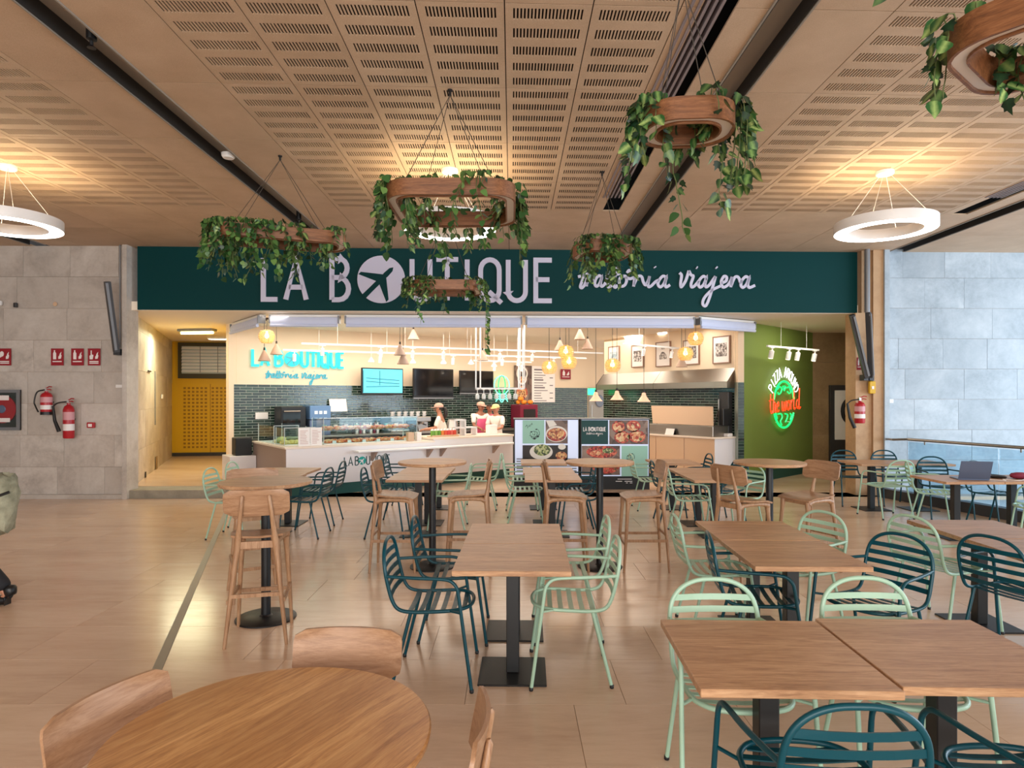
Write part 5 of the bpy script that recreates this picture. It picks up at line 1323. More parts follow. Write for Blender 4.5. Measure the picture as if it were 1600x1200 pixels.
# framed pictures above it
pics = [(951, 968, 541, 575, 'photo_blue', 'framed print of pale sea, farthest along the kitchen wall'), (987, 1006, 539, 574, 'photo_grey', 'framed print of faint towers, second from the far corner'),
        (1025, 1048, 534, 573, 'dome', 'framed print of a domed building'), (1068, 1093, 531, 570, 'photo_grey', 'framed print half hidden by a woven pendant'), (1114, 1141, 525, 568, 'photo_grey', 'framed crowd print, largest looking, nearest the olive wall')]
fw = mat('frame_brown', (150, 116, 98), .5)
for (a, b, y0, y1, kind, lb) in pics:
    s0, s1 = rx(a), rx(b); Ym = RW0.y+(RW1-RW0).normalized().y*(s0+s1)/2; zt, zb_ = CAMZ+(HY-y0)/FPX*Ym, CAMZ+(HY-y1)/FPX*Ym; L = s1-s0; H = zt-zb_; d = (RW1-RW0).normalized()
    t = thing('framed_picture', lb, 'picture', (RW0.x+d.x*s0, RW0.y+d.y*s0, zb_), RA, 'framed prints over the hood'); e = .022
    for (p, q) in (((0, 0), (L, e)), ((0, H-e), (L, H)), ((0, e), (e, H-e)), ((L-e, e), (L, H-e))): MB().box((p[0], -.02, p[1]), (q[0], .018, q[1])).build('frame', fw, t)
    mt = MB().box((e, -.008, e), (L-e, .012, H-e)).build('mount', M['card'], t)
    if kind == 'dome':
        for poly in ([(L*.25, H*.30), (L*.75, H*.30), (L*.75, H*.48), (L*.25, H*.48)], [(L*.5+L*.17*math.cos(PI*k/10), H*.48+H*.12*math.sin(PI*k/10)) for k in range(11)], [(L*.5+L*.13*math.cos(PI*k/10), H*.70+H*.07*math.sin(PI*k/10)) for k in range(11)]):
            mb = MB(); mb.prism(poly, -.011, -.008, 'xz'); mb.build('print', M['photo_grey'], mt)
    else: MB().box((L*.18, -.011, H*.26), (L*.82, -.008, H*.74)).build('print', M[kind], mt)

# ------------------------------------------------------------------ neon sign and spots on the green wall
gd = Vector((1.48, 1.37)).normalized()
def gx(px): return on_line(GW, gd, px)
def gz(px, py): return CAMZ+(HY-py)/FPX*(GW.y+gd.y*gx(px))
t = thing('neon_sign', 'neon globe with white arched words and orange script on the olive wall', 'neon sign', (GW.x, GW.y, 0), GA)
c_, zc_ = gx(1221), gz(1221, 632); rg = .50; yb = -.06
for q0, q1 in ((14, 167), (203, 338)): MB().tube([(c_+rg*math.cos(R(q0+(q1-q0)*i/20)), yb, zc_+rg*math.sin(R(q0+(q1-q0)*i/20))) for i in range(21)], .021, 8).build('globe_ring', M['neon_g'], t)
for pts in ([(-.34, .32), (-.22, .38), (-.12, .34), (-.16, .26), (-.26, .22), (-.30, .26)], [(.02, .40), (.12, .36), (.24, .38), (.32, .28), (.24, .24), (.16, .28)], [(-.06, .40), (.0, .30), (.05, .38)],
            [(-.30, -.20), (-.14, -.20), (-.10, -.28), (-.18, -.36), (-.12, -.44)], [(.04, -.20), (.16, -.22), (.14, -.30), (.06, -.38)], [(.30, -.20), (.36, -.24), (.30, -.34)], [(-.40, -.18), (-.34, -.30)]):
    MB().tube(smooth_path([(c_+a, yb, zc_+b) for a, b in pts], 4), .014, 6).build('globe_line', M['neon_g'], t)
# arched words
word = 'PIZZA AROUND'; n = len(word); r1 = rg+.09
for i, ch in enumerate(word):
    if ch == ' ': continue
    a = R(90+66-132*(i+.5)/n); st, w0 = GL_[ch]
    for p in st:
        pts = []
        for (qx, qy) in p:
            lx = (qx-w0/2)*.22; ly = qy*.22; pts.append((c_+(r1+ly)*math.cos(a)+lx*math.sin(a), yb, zc_+(r1+ly)*math.sin(a)-lx*math.cos(a)))
        MB().tube(pts, .0095, 6).build('neon_letter', M['neon_w'], t)
# script across: t h e  w o r l d
W_ = [[(0, 1.0), (-.02, .3), (.06, 0), (.16, .12)], [(-.12, .66), (.16, .72)], [(.26, 1.05), (.22, .0)], [(.22, .3), (.32, .55), (.40, .45), (.40, .05), (.48, .05)], [(.54, .28), (.70, .36), (.66, .54), (.54, .36), (.58, .04), (.74, .10)],
      [(1.0, .55), (1.02, .1), (1.14, .06), (1.2, .5), (1.2, .12), (1.32, .06), (1.38, .55)], [(1.60, .55), (1.48, .40), (1.50, .08), (1.64, .06), (1.70, .36), (1.60, .55)], [(1.80, .55), (1.82, .05)], [(1.82, .32), (1.92, .55), (2.0, .5)],
      [(2.12, 1.1), (2.08, .2), (2.16, .02), (2.22, .1)], [(2.58, .48), (2.42, .52), (2.34, .24), (2.44, .04), (2.58, .2)], [(2.64, 1.15), (2.58, .12), (2.66, .02), (2.74, .1)]]
for p in W_: MB().tube(smooth_path([(c_-.72+a*.53, yb-.04, zc_-.18+b*.40+a*.03) for a, b in p], 4), .0115, 6).build('neon_script', M['neon_r'], t)
for dx_, dz_ in ((-.3, .38), (.3, .38), (-.28, -.38), (.28, -.38)): MB().tube([(c_+dx_, yb, zc_+dz_), (c_+dx_, 0, zc_+dz_)], .01, 5).build('stand_off', M['whitem'], t)
# track with four spots
def spot(par, p, ln=.13, r_=.038, lean=.0, m='whitem'):
    s = MB().lathe([(r_, -ln), (r_, -.0), (r_*.6, .012), (.0, .014)], 14).build('spot_head', M[m], par, p, (lean, 0, 0), 40)
    MB().lathe([(.0, -ln-.003), (r_*.84, -ln-.003), (r_*.84, -ln+.01)], 14).build('spot_lens', M['spotglow'], s)
    MB().box((-.012, -.012, .0), (.012, .012, .05)).build('spot_stem', M['whitem'], s)
def rail(name_lb, a, b, spots, drops, cat='track light', ln=.13, r_=.038):
    """a, b world points of the rail ends; spots given as photo columns"""
    a = Vector(a); b = Vector(b); d = b-a; L = d.length; t = thing('track_light', name_lb, cat, (a.x, a.y, a.z), math.atan2(d.y, d.x), 'white track lights')
    MB().box((0, -.018, -.014), (L, .018, .022)).build('rail', M['whitem'], t)
    for px in spots:
        s = on_line(Vector((a.x, a.y)), Vector((d.x, d.y)).normalized(), px); MB().box((s-.06, -.02, -.03), (s+.06, .02, -.012)).build('adapter', M['whitem'], t); spot(t, (s, 0, -.085), ln, r_, R(12))
    for k in range(drops):
        s = L*(k+.5)/drops; MB().tube([(s, 0, .02), (s, 0, 3.25-a.z)], .003, 5).build('drop_wire', M['whitem'], t)
g0 = Vector((4.62, 12.75))+gd*.55+Vector((gd.y, -gd.x))*.62; g1 = g0+gd*1.75
a = at(1199, 541, 12.62); b = at(1279, 545, 13.75)
rail('track light with four spots in front of the olive wall', a, (b.x, b.y, a.z), (1206, 1233, 1247, 1273), 2, ln=.15, r_=.05)
a = at(471, 537, 12.5); b = at(942, 551.5, 15.3)
rail('upper long track light over the serving counter', a, (b.x, b.y, a.z), (504, 595, 645, 693, 781, 832), 5)
a = at(442, 547, 13.3); b = at(916, 559, 16.2)
rail('lower long track light near the green tiles', a, (b.x, b.y, a.z), (460, 594, 708, 785, 810, 865), 5)
a = at(974, 537, 13.2); b = at(1066, 544, 14.6)
rail('short track light in front of the framed prints', a, (b.x, b.y, a.z), (1006, 1050), 2)
a = at(740, 563.5, 15.0); b = at(830, 565, 15.8)
rail('short track light behind the hanging glass rack', a, (b.x, b.y, a.z), (773, 815), 2)
for i, (x, y) in enumerate(((580, 567), (645, 569), (693, 570), (736, 571), (772, 575))):
    p = at(x, y-9, 14.3+.35*i*.9)
    t = thing('bell_downlight', ORD[i]+' white bell lamp from the pale blue screen, over the back counter', 'lamp', (p.x, p.y, p.z), 0, 'white bell lamps over the back counter')
    MB().lathe([(.075, -.10), (.07, -.085), (.03, -.03), (.016, 0), (0, .004)], 16).build('shade', M['whitem'], t, smooth=50); MB().lathe([(0, -.102), (.06, -.102), (.06, -.096)], 12).build('bulb', M['spotglow'], t); MB().tube([(0, 0, 0), (0, 0, 3.25-p.z)], .004, 5).build('cord', M['whitem'], t)
# round ceiling panels
for (x, y, lb) in ((1000, 526, 'round ceiling light nearer the far corner of the kitchen'), (1052, 521, 'round ceiling light nearer the framed crowd print')):
    p = atz(x, y, 3.25); o = MB().lathe([(.0, -.035), (.36, -.035), (.38, -.03), (.38, 0)], 32).build('round_panel_light', M['panel_light'], None, (p.x, p.y, 3.249)); tag(o, lb, 'lamp', 'round kitchen ceiling lights')
p = atz(308, 514, 3.25); t = thing('ceiling_tube_light', 'yellowish tube light on the passage ceiling', 'lamp', (p.x, p.y, 3.25), R(-8)); MB().bbox((-.42, -.10, -.06), (.42, .10, 0), .01).build('tray', M['grey'], t); MB().tube([(-.38, 0, -.085), (.38, 0, -.085)], .03, 8).build('tube', M['glowy'], t)
p = atz(346, 527, 3.25); t = thing('ceiling_tube_light', 'white light panel at the far end of the passage ceiling', 'lamp', (p.x, p.y, 3.25), R(5)); MB().bbox((-.32, -.12, -.05), (.32, .12, 0), .01).build('tray', M['white'], t); MB().box((-.28, -.09, -.056), (.28, .09, -.05)).build('diffuser', M['panel_light'], t)

# ------------------------------------------------------------------ pendants
def pend(name, lb, cat, px, py, Y, grp, parts, top=3.25):
    p = at(px, py, Y); t = thing(name, lb, cat, (p.x, p.y, p.z), 0, grp)
    for nm, mb, m, sm in parts: mb.build(nm, m, t, smooth=sm)
    MB().tube([(0, 0, .13), (0, 0, top-p.z)], .005, 5).build('cord', M['cord'], t)
    MB().lathe([(.045, top-p.z-.03), (.045, top-p.z)], 12).build('ceiling_cup', M['cord'], t)
def globe():
    n = 7; prof = [(.055, -.125), (.10, -.10), (.15, .0), (.13, .06), (.06, .12), (.03, .13)]
    s = MB(); s.lathe(prof, n)
    # faceted basket made of bands with gaps: outer shell plus wires
    wv = MB()
    for k in range(9):
        z = -.115+k*.027; r_ = .15*math.sqrt(max(.12, 1-(z/.155)**2)) ; wv.tube([(r_*math.cos(2*PI*i/n), r_*math.sin(2*PI*i/n), z) for i in range(n)], .0075, 5, True)
    for i in range(n): a = 2*PI*i/n; wv.tube([(r_*math.cos(a), r_*math.sin(a), z) for r_, z in prof], .005, 5)
    bl = MB().lathe([(0, -.04), (.035, -.02), (.045, .02), (.02, .07), (.02, .10), (0, .10)], 12)
    return [('woven_shade', wv, M['rattan'], None), ('bulb', bl, M['bulb'], 50)]
GP = globe()
for (x, y, lb) in ((417, 526, 'woven yellow pendant in front of the turquoise lettering corner'), (858, 574, 'woven yellow pendant over the menu poster'), (884, 550, 'upper woven yellow pendant of the pair near the poster'),
                   (889, 566, 'lower woven yellow pendant of the pair near the poster'), (957, 571, 'woven yellow pendant over the sea print'), (1071, 553, 'woven yellow pendant before the fourth print'), (1087, 529, 'highest woven yellow pendant, right below the awning joint')):
    pend('woven_pendant', lb, 'pendant lamp', x, y, 12.15, 'woven yellow pendant lamps', GP)
def cone():
    return [('cone_shade', MB().lathe([(.115, -.10), (.117, -.095), (.02, .11), (.0, .115)], 20), M['cone'], 40), ('glow_disc', MB().lathe([(0, -.098), (.108, -.098), (.108, -.094)], 20), M['coneg'], None), ('cap', MB().lathe([(.02, .105), (.016, .16), (0, .16)], 10), M['cord'], None)]
CP = cone()
for (x, y, lb) in ((413, 556, 'cone pendant hanging before the first letter of the turquoise sign'), (432, 546, 'cone pendant hanging before the second word of the turquoise sign'), (625, 547, 'cone pendant above the pale blue screen corner'), (630, 561, 'yellowish cone pendant below another one near the middle screen'),
                   (646, 523, 'cone pendant right under the two-tailed plant'), (754, 556, 'cone pendant beside the hanging glass rack'), (875, 540, 'cone pendant behind the pair of woven pendants'), (906, 523, 'highest cone pendant near the round ceiling light'), (918, 538, 'cone pendant next to the round ceiling light'), (1065, 566, 'cone pendant tucked behind a woven one')):
    pend('cone_pendant', lb, 'pendant lamp', x, y, 12.3 if x < 640 else 13.0, 'cone pendant lamps', CP)
bell = [('bell_shade', MB().lathe([(.13, -.10), (.132, -.095), (.10, -.06), (.045, .02), (.04, .06), (.022, .085), (0, .09)], 14), M['copper'], None), ('bulb', MB().lathe([(0, -.08), (.04, -.06), (.03, -.02), (0, 0)], 10), M['bulb'], 50), ('socket', MB().lathe([(.025, .08), (.022, .13), (0, .13)], 10), M['black'], 40)]
for (x, y, lb) in ((931, 619, 'blush bell lamp before the grey kitchen door'), (964, 617, 'blush bell lamp, middle one of three over the menu boards'), (1006, 620, 'blush bell lamp nearest the steel prep unit')):
    pend('bell_pendant', lb, 'pendant lamp', x, y, 12.7, 'blush bell pendant lamps', bell)

# ------------------------------------------------------------------ hanging rack with glasses
p = at(780, 608, 12.9); Yr = 12.9
t = thing('hanging_glass_rack', 'white hanging frame holding upturned wine glasses', 'rack', (at(743, 608, Yr).x, Yr, p.z), R(4)); L = .98; D = .38
for (x, y) in ((0, 0), (0, D), (L, 0), (L, D), (.09, 0), (.09, D), (L-.09, 0), (L-.09, D)): MB().box((x, y, 0), (x+.022, y+.022, 3.25-p.z)).build('hanger_post', M['whitem'], t)
MB().box((0, 0, 0), (L+.022, .022, .03)).build('frame_bar', M['whitem'], t); MB().box((0, D, 0), (L+.022, D+.022, .03)).build('frame_bar', M['whitem'], t)
for k in range(8): MB().box((.03+k*.13, 0, -.008), (.05+k*.13, D+.02, .0)).build('glass_rail', M['whitem'], t)
for k in range(14):
    i, j = divmod(k, 2); q = Matrix.Rotation(R(4), 3, 'Z') @ Vector((.04+i*.13, .08+j*.2, 0))
    g_ = MB().lathe([(.034, -.005), (.034, -.010), (.006, -.02), (.005, -.085), (.03, -.10), (.042, -.14), (.036, -.20), (.034, -.20), (.040, -.14), (.028, -.104), (0, -.098)], 14)
    o = g_.build('wine_glass', M['glassw'] if 'glassw' in M else M.setdefault('glassw', mat('frosted_glass', (236, 240, 240), .1, alpha=.45)), None, (t.location.x+q.x, t.location.y+q.y, p.z), 0, 50)
    tag(o, ORD[i]+' upturned wine glass from the screen side, '+('rear' if j else 'front')+' row of the rack', 'glass', 'wine glasses in the hanging rack')
# ------------------------------------------------------------------ things on the stone walls
LWY = fy(-6.62)-.055
def lw(px, py, off=0.): return Vector(((px-800)/FPX*(LWY-off), LWY-off, CAMZ+(HY-py)/FPX*(LWY-off)))
sg = LWY/FPX
for (px, py, kind, lb) in ((-2, 571, 'hose', 'red fire hose sign cut by the frame edge, over the hose cabinet'), (80, 571, 'ext', 'red extinguisher sign right above the extinguisher with the black horn'),
                           (111.5, 571, 'ext', 'red extinguisher sign above the slim red extinguisher'), (137.5, 571, 'alarm', 'red push button sign, closest to the grey light bar')):
    p = lw(px, py); fire_sign(lb, (p.x, p.y, p.z), 0, 19.5*sg, 26.5*sg, kind)
# hose reel cabinet
p = lw(-24, 672); t = thing('hose_reel_cabinet', 'grey framed fire hose cabinet with a red reel behind its window', 'cabinet', (p.x, p.y, p.z), 0); w_, h_ = 57*sg, 63*sg
MB().box((0, -.02, 0), (w_, .0, h_)).build('back_box', M['chand'], t)
for a, b in (((0, 0), (w_, .05)), ((0, h_-.05), (w_, h_)), ((0, .05), (.05, h_-.05)), ((w_-.05, .05), (w_, h_-.05))): MB().box((a[0], -.045, a[1]), (b[0], -.0, b[1])).build('frame', M['grey'], t)
rl = MB().lathe([(.0, 0), (.24, 0), (.24, .02), (0, .022)], 32).build('hose_reel', M['red'], t, (w_*.52, -.02, h_*.52), (PI/2, 0, 0)); MB().lathe([(0, 0), (.07, .002), (.06, .012), (0, .014)], 20).build('reel_hub', M['laptop'], rl, (0, 0, .021))
MB().box((w_*.4, -.046, h_*.74), (w_*.72, -.043, h_*.86)).build('label_plate', M['signwhite'], t); MB().box((w_*.4, -.046, h_*.2), (w_*.75, -.043, h_*.3)).build('label_plate', M['signwhite'], t)
MB().box((.05, -.042, .05), (w_-.05, -.038, h_-.05)).build('window_pane', M['glass'], t)
def extinguisher(lb, p, r_, H, horn=False, label='signwhite', rz=0.):
    t = thing('fire_extinguisher', lb, 'extinguisher', p, rz)
    MB().lathe([(r_*.9, 0), (r_, .02), (r_, H*.80), (r_*.75, H*.90), (r_*.3, H*.95), (r_*.3, H)], 24).build('cylinder', M['red'], t, smooth=50)
    if horn: MB().lathe([(r_*1.02, -.002), (r_*1.02, .05)], 24).build('foot_ring', M['black'], t)
    v = MB().box((-.02, -.02, H), (.02, .02, H+.05)).build('valve', M['chrome'], t)
    MB().tube([(0, -.01, H+.045), (.06, -.02, H+.075), (.11, -.03, H+.07)], .010, 6).build('lever', M['red'], t); MB().tube([(0, -.01, H+.02), (.06, -.02, H+.03), (.10, -.03, H+.02)], .009, 6).build('carry_handle', M['red'], t)
    MB().lathe([(r_*1.01, H*.22), (r_*1.012, H*.225), (r_*1.012, H*.40), (r_*1.01, H*.405)], 24).build('label_band', M[label], t, smooth=50)
    MB().lathe([(r_*1.006, H*.52), (r_*1.008, H*.525), (r_*1.008, H*.74), (r_*1.006, H*.745)], 24).build('instruction_band', M['pink'] if False else mat_label, t, smooth=50)
    if horn:
        hp = smooth_path([(-.02, -.02, H+.02), (-.13, -.04, H-.02), (-.17, -.05, H*.55), (-.14, -.06, .14), (-.06, -r_-.02, .05)], 4); MB().tube(hp, .012, 8).build('hose', M['black'], t)
    else:
        hp = smooth_path([(-.02, -.02, H+.02), (-.16, -.03, H+.0), (-.24, -.04, H-.06)], 4); MB().tube(hp, .011, 8).build('hose', M['black'], t)
        MB().tube([(-.24, -.04, H-.05), (-.20, -.05, H-.30), (-.12, -.06, H-.48)], [.018, .026, .032], 10).build('discharge_horn', M['black'], t)
    MB().box((-.03, r_*.8, H*.5), (.03, r_+.045, H*.56)).build('wall_bracket', M['dgrey'], t)
    return t
mat_label = mat('extinguisher_label', (206, 150, 156), .5)
p = lw(82.5, 647.5); extinguisher('red extinguisher with black looped hose under the middle fire sign', (p.x, LWY-.15, p.z), .088, .40, True)
p = lw(115.5, 684); extinguisher('slim red extinguisher with a black horn, hung lower', (p.x, LWY-.13, p.z), .085, .60)
p = lw(138, 668.5); t = thing('fire_call_point', 'small red call point box low on the stone wall', 'call point', (p.x, p.y, p.z)); MB().bbox((0, -.05, 0), (.125, 0, .095), .008).build('box', M['red'], t); MB().box((.03, -.055, .02), (.095, -.048, .07)).build('press_plate', M['signwhite'], t)
p = lw(181.5, 606); o = MB().bbox((0, -.02, 0), (.21, 0, .055), .006).build('wall_plate', M['white'], None, (p.x, p.y, p.z)); tag(o, 'narrow white plate on the stone wall beside the passage', 'plate')
for (a, b, lb) in ((2, 474, 'white sensor box at the very edge of the frame'), (26, 477, 'small chrome and black sensor high on the stone wall')):
    p = lw(a, b); o = MB().bbox((-.028, -.05, -.04), (.028, 0, .04), .008).build('wall_sensor', M['white'] if a < 10 else M['dgrey'], None, (p.x, p.y, p.z)); tag(o, lb, 'sensor')
p = lw(86, 475); o = MB().lathe([(.038, 0), (.034, .006), (0, .007)], 16).build('round_plate', M['beige'], None, (p.x, p.y, p.z), (PI/2, 0, 0)); tag(o, 'round beige cover plate flush in the stone wall', 'plate')
# angled wall light bars
def light_bar(lb, top, bot, wd, m):
    t = thing('wall_light_bar', lb, 'wall light', tuple(bot)); d = top-bot
    MB().tube([(0, 0, 0), tuple(d)], wd, 4).build('bar', M[m], t)
    MB().tube([(wd*.3, -wd*.75, .03), (d.x+wd*.3, d.y-wd*.75, d.z-.03)], wd*.45, 4).build('lens_strip', M['grey'], t)
    MB().cbox((.0, .06, .0), (.10, .14, .10)).build('foot_bracket', M[m], t); return t
light_bar('grey light bar leaning out from the left stone wall edge', lw(167.5, 440, .42), lw(182, 550, .10), .062, 'dgrey')
p0 = lw(187.5, 378, .03); p1 = lw(187.5, 542, .03); o = MB().tube([p0, p1], .012, 8).build('conduit_pipe', M['grey']); tag(o, 'thin vertical conduit from the ceiling to the grey light bar', 'pipe')
# on the passage wall
pd = Vector((math.cos(ps), math.sin(ps))); PO = Vector((-6.6, fy(-6.6)-.03)); pn = Vector((pd.y, -pd.x))
def pw(px, py, off=.012):
    s = on_line(PO, pd, px); q = PO+pd*s+pn*off; return Vector((q.x, q.y, CAMZ+(HY-py)/FPX*q.y))
p = pw(251, 623); o = MB().bbox((0, -.03, 0), (.2, .0, .1), .006).build('wall_box', M['white'], None, (p.x, p.y, p.z), ps); tag(o, 'white switch box on the passage wall', 'switch')
o = MB().tube([pw(241.5, 580), pw(241.5, 664)], .014, 6).build('conduit_pipe', M['grey']); tag(o, 'vertical grey conduit along the passage wall', 'pipe')
p = pw(232, 580); o = MB().bbox((-.2, -.02, -.015), (.2, .0, .015), .004).build('wall_rail', M['dgrey'], None, (p.x, p.y, p.z), ps); tag(o, 'short dark rail above the passage conduit', 'rail')
for (a, b, c, m_, lb) in ((243, 713, 743, 'white', 'pale access panel low on the passage wall'), (226, 737, 749, 'black', 'small dark slot low on the passage wall')):
    p = pw(a, c); q = pw(a, b); o = MB().bbox((-.12 if m_ == 'white' else -.04, -.015, 0), (.12 if m_ == 'white' else .04, 0, q.z-p.z), .004).build('wall_panel', M['backstone' if m_ == 'white' else m_], None, (p.x, p.y, p.z), ps); tag(o, lb, 'panel')
# right pillar: V of dark bars, round pipe, signs, extinguisher
RY = fy(6.3)-.16
def rp(px, py, off=0.): return Vector(((px-800)/FPX*(RY-off), RY-off, CAMZ+(HY-py)/FPX*(RY-off)))
light_bar('dark light bar leaning outward from the tan pillar, left arm of the V', rp(1331, 492, .45), rp(1354, 590, .12), .055, 'dgrey')
light_bar('dark light bar standing upright on the tan pillar, right arm of the V', rp(1356.5, 488, .25), rp(1361, 590, .12), .055, 'dgrey')
o = MB().tube([rp(1355, 384, .05), rp(1355, 488, .05)], .045, 12).build('pillar_pipe', M['grey'], None, (0, 0, 0), 0, 60); tag(o, 'pale round pipe on the tan pillar above the dark bars', 'pipe')
p = rp(1338.5, 578); fire_sign('narrow red sign half behind the dark bars on the tan pillar', (p.x, p.y, p.z), 0, .10, .22, 'ext')
p = rp(1356, 615); t = thing('yellow_call_box', 'yellow call box under the dark bars', 'call box', (p.x, p.y, p.z)); MB().bbox((0, -.06, 0), (.11, 0, .22), .01).build('box', M['yellow'], t); MB().box((.035, -.066, .08), (.075, -.058, .13)).build('button', M['signwhite'], t); MB().tube([(.055, -.03, .22), (.055, -.03, .25)], .03, 8).build('top_knob', M['black'], t)
p = rp(1336.5, 661); extinguisher('red extinguisher hanging on the tan pillar by the dark doorway', (p.x+.04, fy(6.2)-.10-.125, p.z), .085, .40, False)
# roller blind guide on the pale stone wall
WR0 = Vector((6.66, fy(6.6)-.02))
t = thing('blind_guide_rail', 'white vertical guide rail on the pale stone wall', 'rail', (at(1386, 385, 11.45).x, 11.45, CAMZ+(HY-628)/FPX*11.45))
MB().box((-.02, -.03, 0), (.02, .0, 2.78)).build('rail', M['whitem'], t); MB().bbox((-.07, -.05, -.02), (.09, .03, .05), .005).build('end_block', M['whitem'], t)

# ------------------------------------------------------------------ glass railing
t = thing('glass_railing', 'clear glass railing with a round steel handrail along the drop', 'railing', (KA.x, KA.y, 0), math.atan2(kd.y, kd.x))
s0 = .45
for i in range(3): 
    MB().box((s0+i*1.5, -.035, .14), (s0+1.48+i*1.5, -.021, 1.0)).build('glass_pane', M['glassb'], t)
MB().tube([(s0, -.03, 1.04), (KL, -.03, 1.04)], .024, 12).build('handrail', M['steel'], t, smooth=60)
for i in range(3): MB().tube([(s0+.3+i*1.5, -.028, .97), (s0+.3+i*1.5, -.03, 1.02)], .012, 8).build('rail_bracket', M['steel'], t)
t2 = thing('wall_handrail', 'short handrail stub between the railing and the stone wall', 'handrail', (0, 0, 0))
a = kp(s0-.02, .0); MB().tube([(a[0], a[1], 1.04), (a[0]-.15, a[1]+.2, 1.02), (6.66, 11.40, 1.0)], .02, 10).build('rail', M['steel'], t2); MB().lathe([(.035, 0), (.035, .012), (0, .013)], 12, (a[0], a[1], 1.04)).build('end_cap', M['steel'], t2)
# ------------------------------------------------------------------ people: each body one continuous skin-modifier mesh
def skin(name, verts, edges, radii, m, parent, root=0, lv=2, sm=True):
    me = bpy.data.meshes.new(name); me.from_pydata(verts, edges, [])
    me.materials.append(m); bm = bmesh.new(); bm.from_mesh(me); ly = bm.verts.layers.skin.verify()
    for i, v in enumerate(bm.verts):
        r_ = radii[i]; v[ly].radius = r_ if isinstance(r_, tuple) else (r_, r_); v[ly].use_root = (i == root)
    bm.to_mesh(me); bm.free(); o = put(name, me, parent)
    s = o.modifiers.new('skin', 'SKIN'); s.use_smooth_shade = True; s.branch_smoothing = .4
    d = o.modifiers.new('sub', 'SUBSURF'); d.levels = lv; d.render_levels = lv
    return o
def chain(sp):
    """sp: list of chains; each a list of (xyz, r); a chain may start with an index of an earlier vertex"""
    V, E, Rr = [], [], []
    for c in sp:
        prev = None
        for it in c:
            if isinstance(it, int): prev = it; continue
            V.append(it[0]); Rr.append(it[1]); i = len(V)-1
            if prev is not None: E.append((prev, i))
            prev = i
    return V, E, Rr
def person(label, loc, rz, H, armL, armR, skinm, hairm, shirtm, legsm, capm=None, hair=None, lean=0., head_turn=0., apron=None, shoes=None, legs=None, coat=False):
    """local +x = where the person faces; armX = (elbow, wrist) points relative to the shoulder, in units of H"""
    t = thing('person', label, 'person', loc, rz); h = H
    hipz, shz, nz, hz = .52*h, .815*h, .86*h, .935*h; lx = lean*h
    sh = .105*h
    legs = legs or (((.0, .01), (.0, .0)), ((.0, .01), (.0, .0)))
    hand = []
    sp = [[((0, 0, hipz), (.070*h, .085*h)), ((lx*.3, 0, .62*h), (.060*h, .075*h)), ((lx*.7, 0, .72*h), (.062*h, .085*h)), ((lx, 0, .80*h), (.052*h, .075*h)), ((lx+.004*h, 0, nz), .030*h), ((lx+.012*h, 0, .885*h), .030*h),
           ((lx+.022*h, 0, .905*h), .042*h), ((lx+.018*h, 0, .935*h), (.054*h, .046*h)), ((lx+.012*h, 0, .965*h), (.050*h, .044*h)), ((lx+.008*h, 0, .985*h), .030*h)]]
    for s, arm in ((1, armL), (-1, armR)):
        S0 = Vector((lx, s*sh, shz)); e = S0+Vector(arm[0])*h; w_ = S0+Vector(arm[1])*h; f = (w_-e).normalized()
        sp.append([3, (tuple(S0), .034*h), (tuple(S0.lerp(e, .5)), .028*h), (tuple(e), .023*h), (tuple(e.lerp(w_, .5)), .021*h), (tuple(w_), .015*h), (tuple(w_+f*.03*h), (.022*h, .012*h))])
        hand.append((w_+f*.045*h, f, s))
    for s, (kn, ft) in ((1, legs[0]), (-1, legs[1])):
        k = Vector((kn[0]*h, s*.05*h, .28*h)); a = Vector((ft[0]*h, s*.05*h, .045*h))
        sp.append([0, ((kn[0]*h*.4, s*.05*h, .46*h), .050*h), (tuple(k), .034*h), (tuple(k.lerp(a, .45)), .032*h), (tuple(a), .016*h), ((a.x+.05*h, a.y, .018*h), (.010*h, .014*h))])
    V, E, Rr = chain(sp); body = skin('body', V, E, Rr, skinm, t)
    # fingers: five, unequal and bent
    fm = MB()
    for (c, f, s) in hand:
        sd = Vector((0, 0, 1)).cross(f); sd = sd.normalized() if sd.length > .1 else Vector((0, 1, 0)); up = f.cross(sd)
        for q, L in ((-.018, .040), (-.006, .046), (.006, .044), (.018, .034)):
            b = c+sd*q*h*.8; fm.tube([b-f*.01*h, b+f*L*h*.5, b+f*L*h*.85-up*.012*h, b+f*L*h*.8-up*.028*h], [.006*h, .0058*h, .005*h, .0035*h], 6)
        fm.tube([c-f*.03*h+sd*.012*h*s, c-f*.005*h+sd*.034*h*s-up*.008*h, c+f*.018*h+sd*.030*h*s-up*.016*h], [.008*h, .007*h, .005*h], 6)
    fm.build('fingers', skinm, body, smooth=60)
    hd = Vector((lx+.016*h, 0, .935*h)); c_, s_ = math.cos(head_turn), math.sin(head_turn)
    def hp(x, y, z): return (hd.x+(x*c_-y*s_)*h, hd.y+(x*s_+y*c_)*h, hd.z+z*h)
    face = MB()
    face.tube([hp(.050, 0, .008), hp(.060, 0, -.006), hp(.066, 0, -.016), hp(.054, 0, -.022)], [.005*h, .007*h, .0095*h, .006*h], 7)
    for s in (1, -1): face.tube([hp(.004, .047*s, .010), hp(-.002, .054*s, .004), hp(.002, .050*s, -.018)], [.006*h, .009*h, .005*h], 6)
    face.build('nose_and_ears', skinm, body, smooth=60)
    ey = MB(); br = MB(); mo = MB()
    for s in (1, -1): ey.tube([hp(.0505, .017*s-.006, .004), hp(.053, .017*s, .004), hp(.0505, .017*s+.006, .004)], [.003*h, .005*h, .003*h], 6); br.tube([hp(.051, .008*s, .016), hp(.053, .018*s, .019), hp(.049, .028*s, .016)], .0028*h, 5)
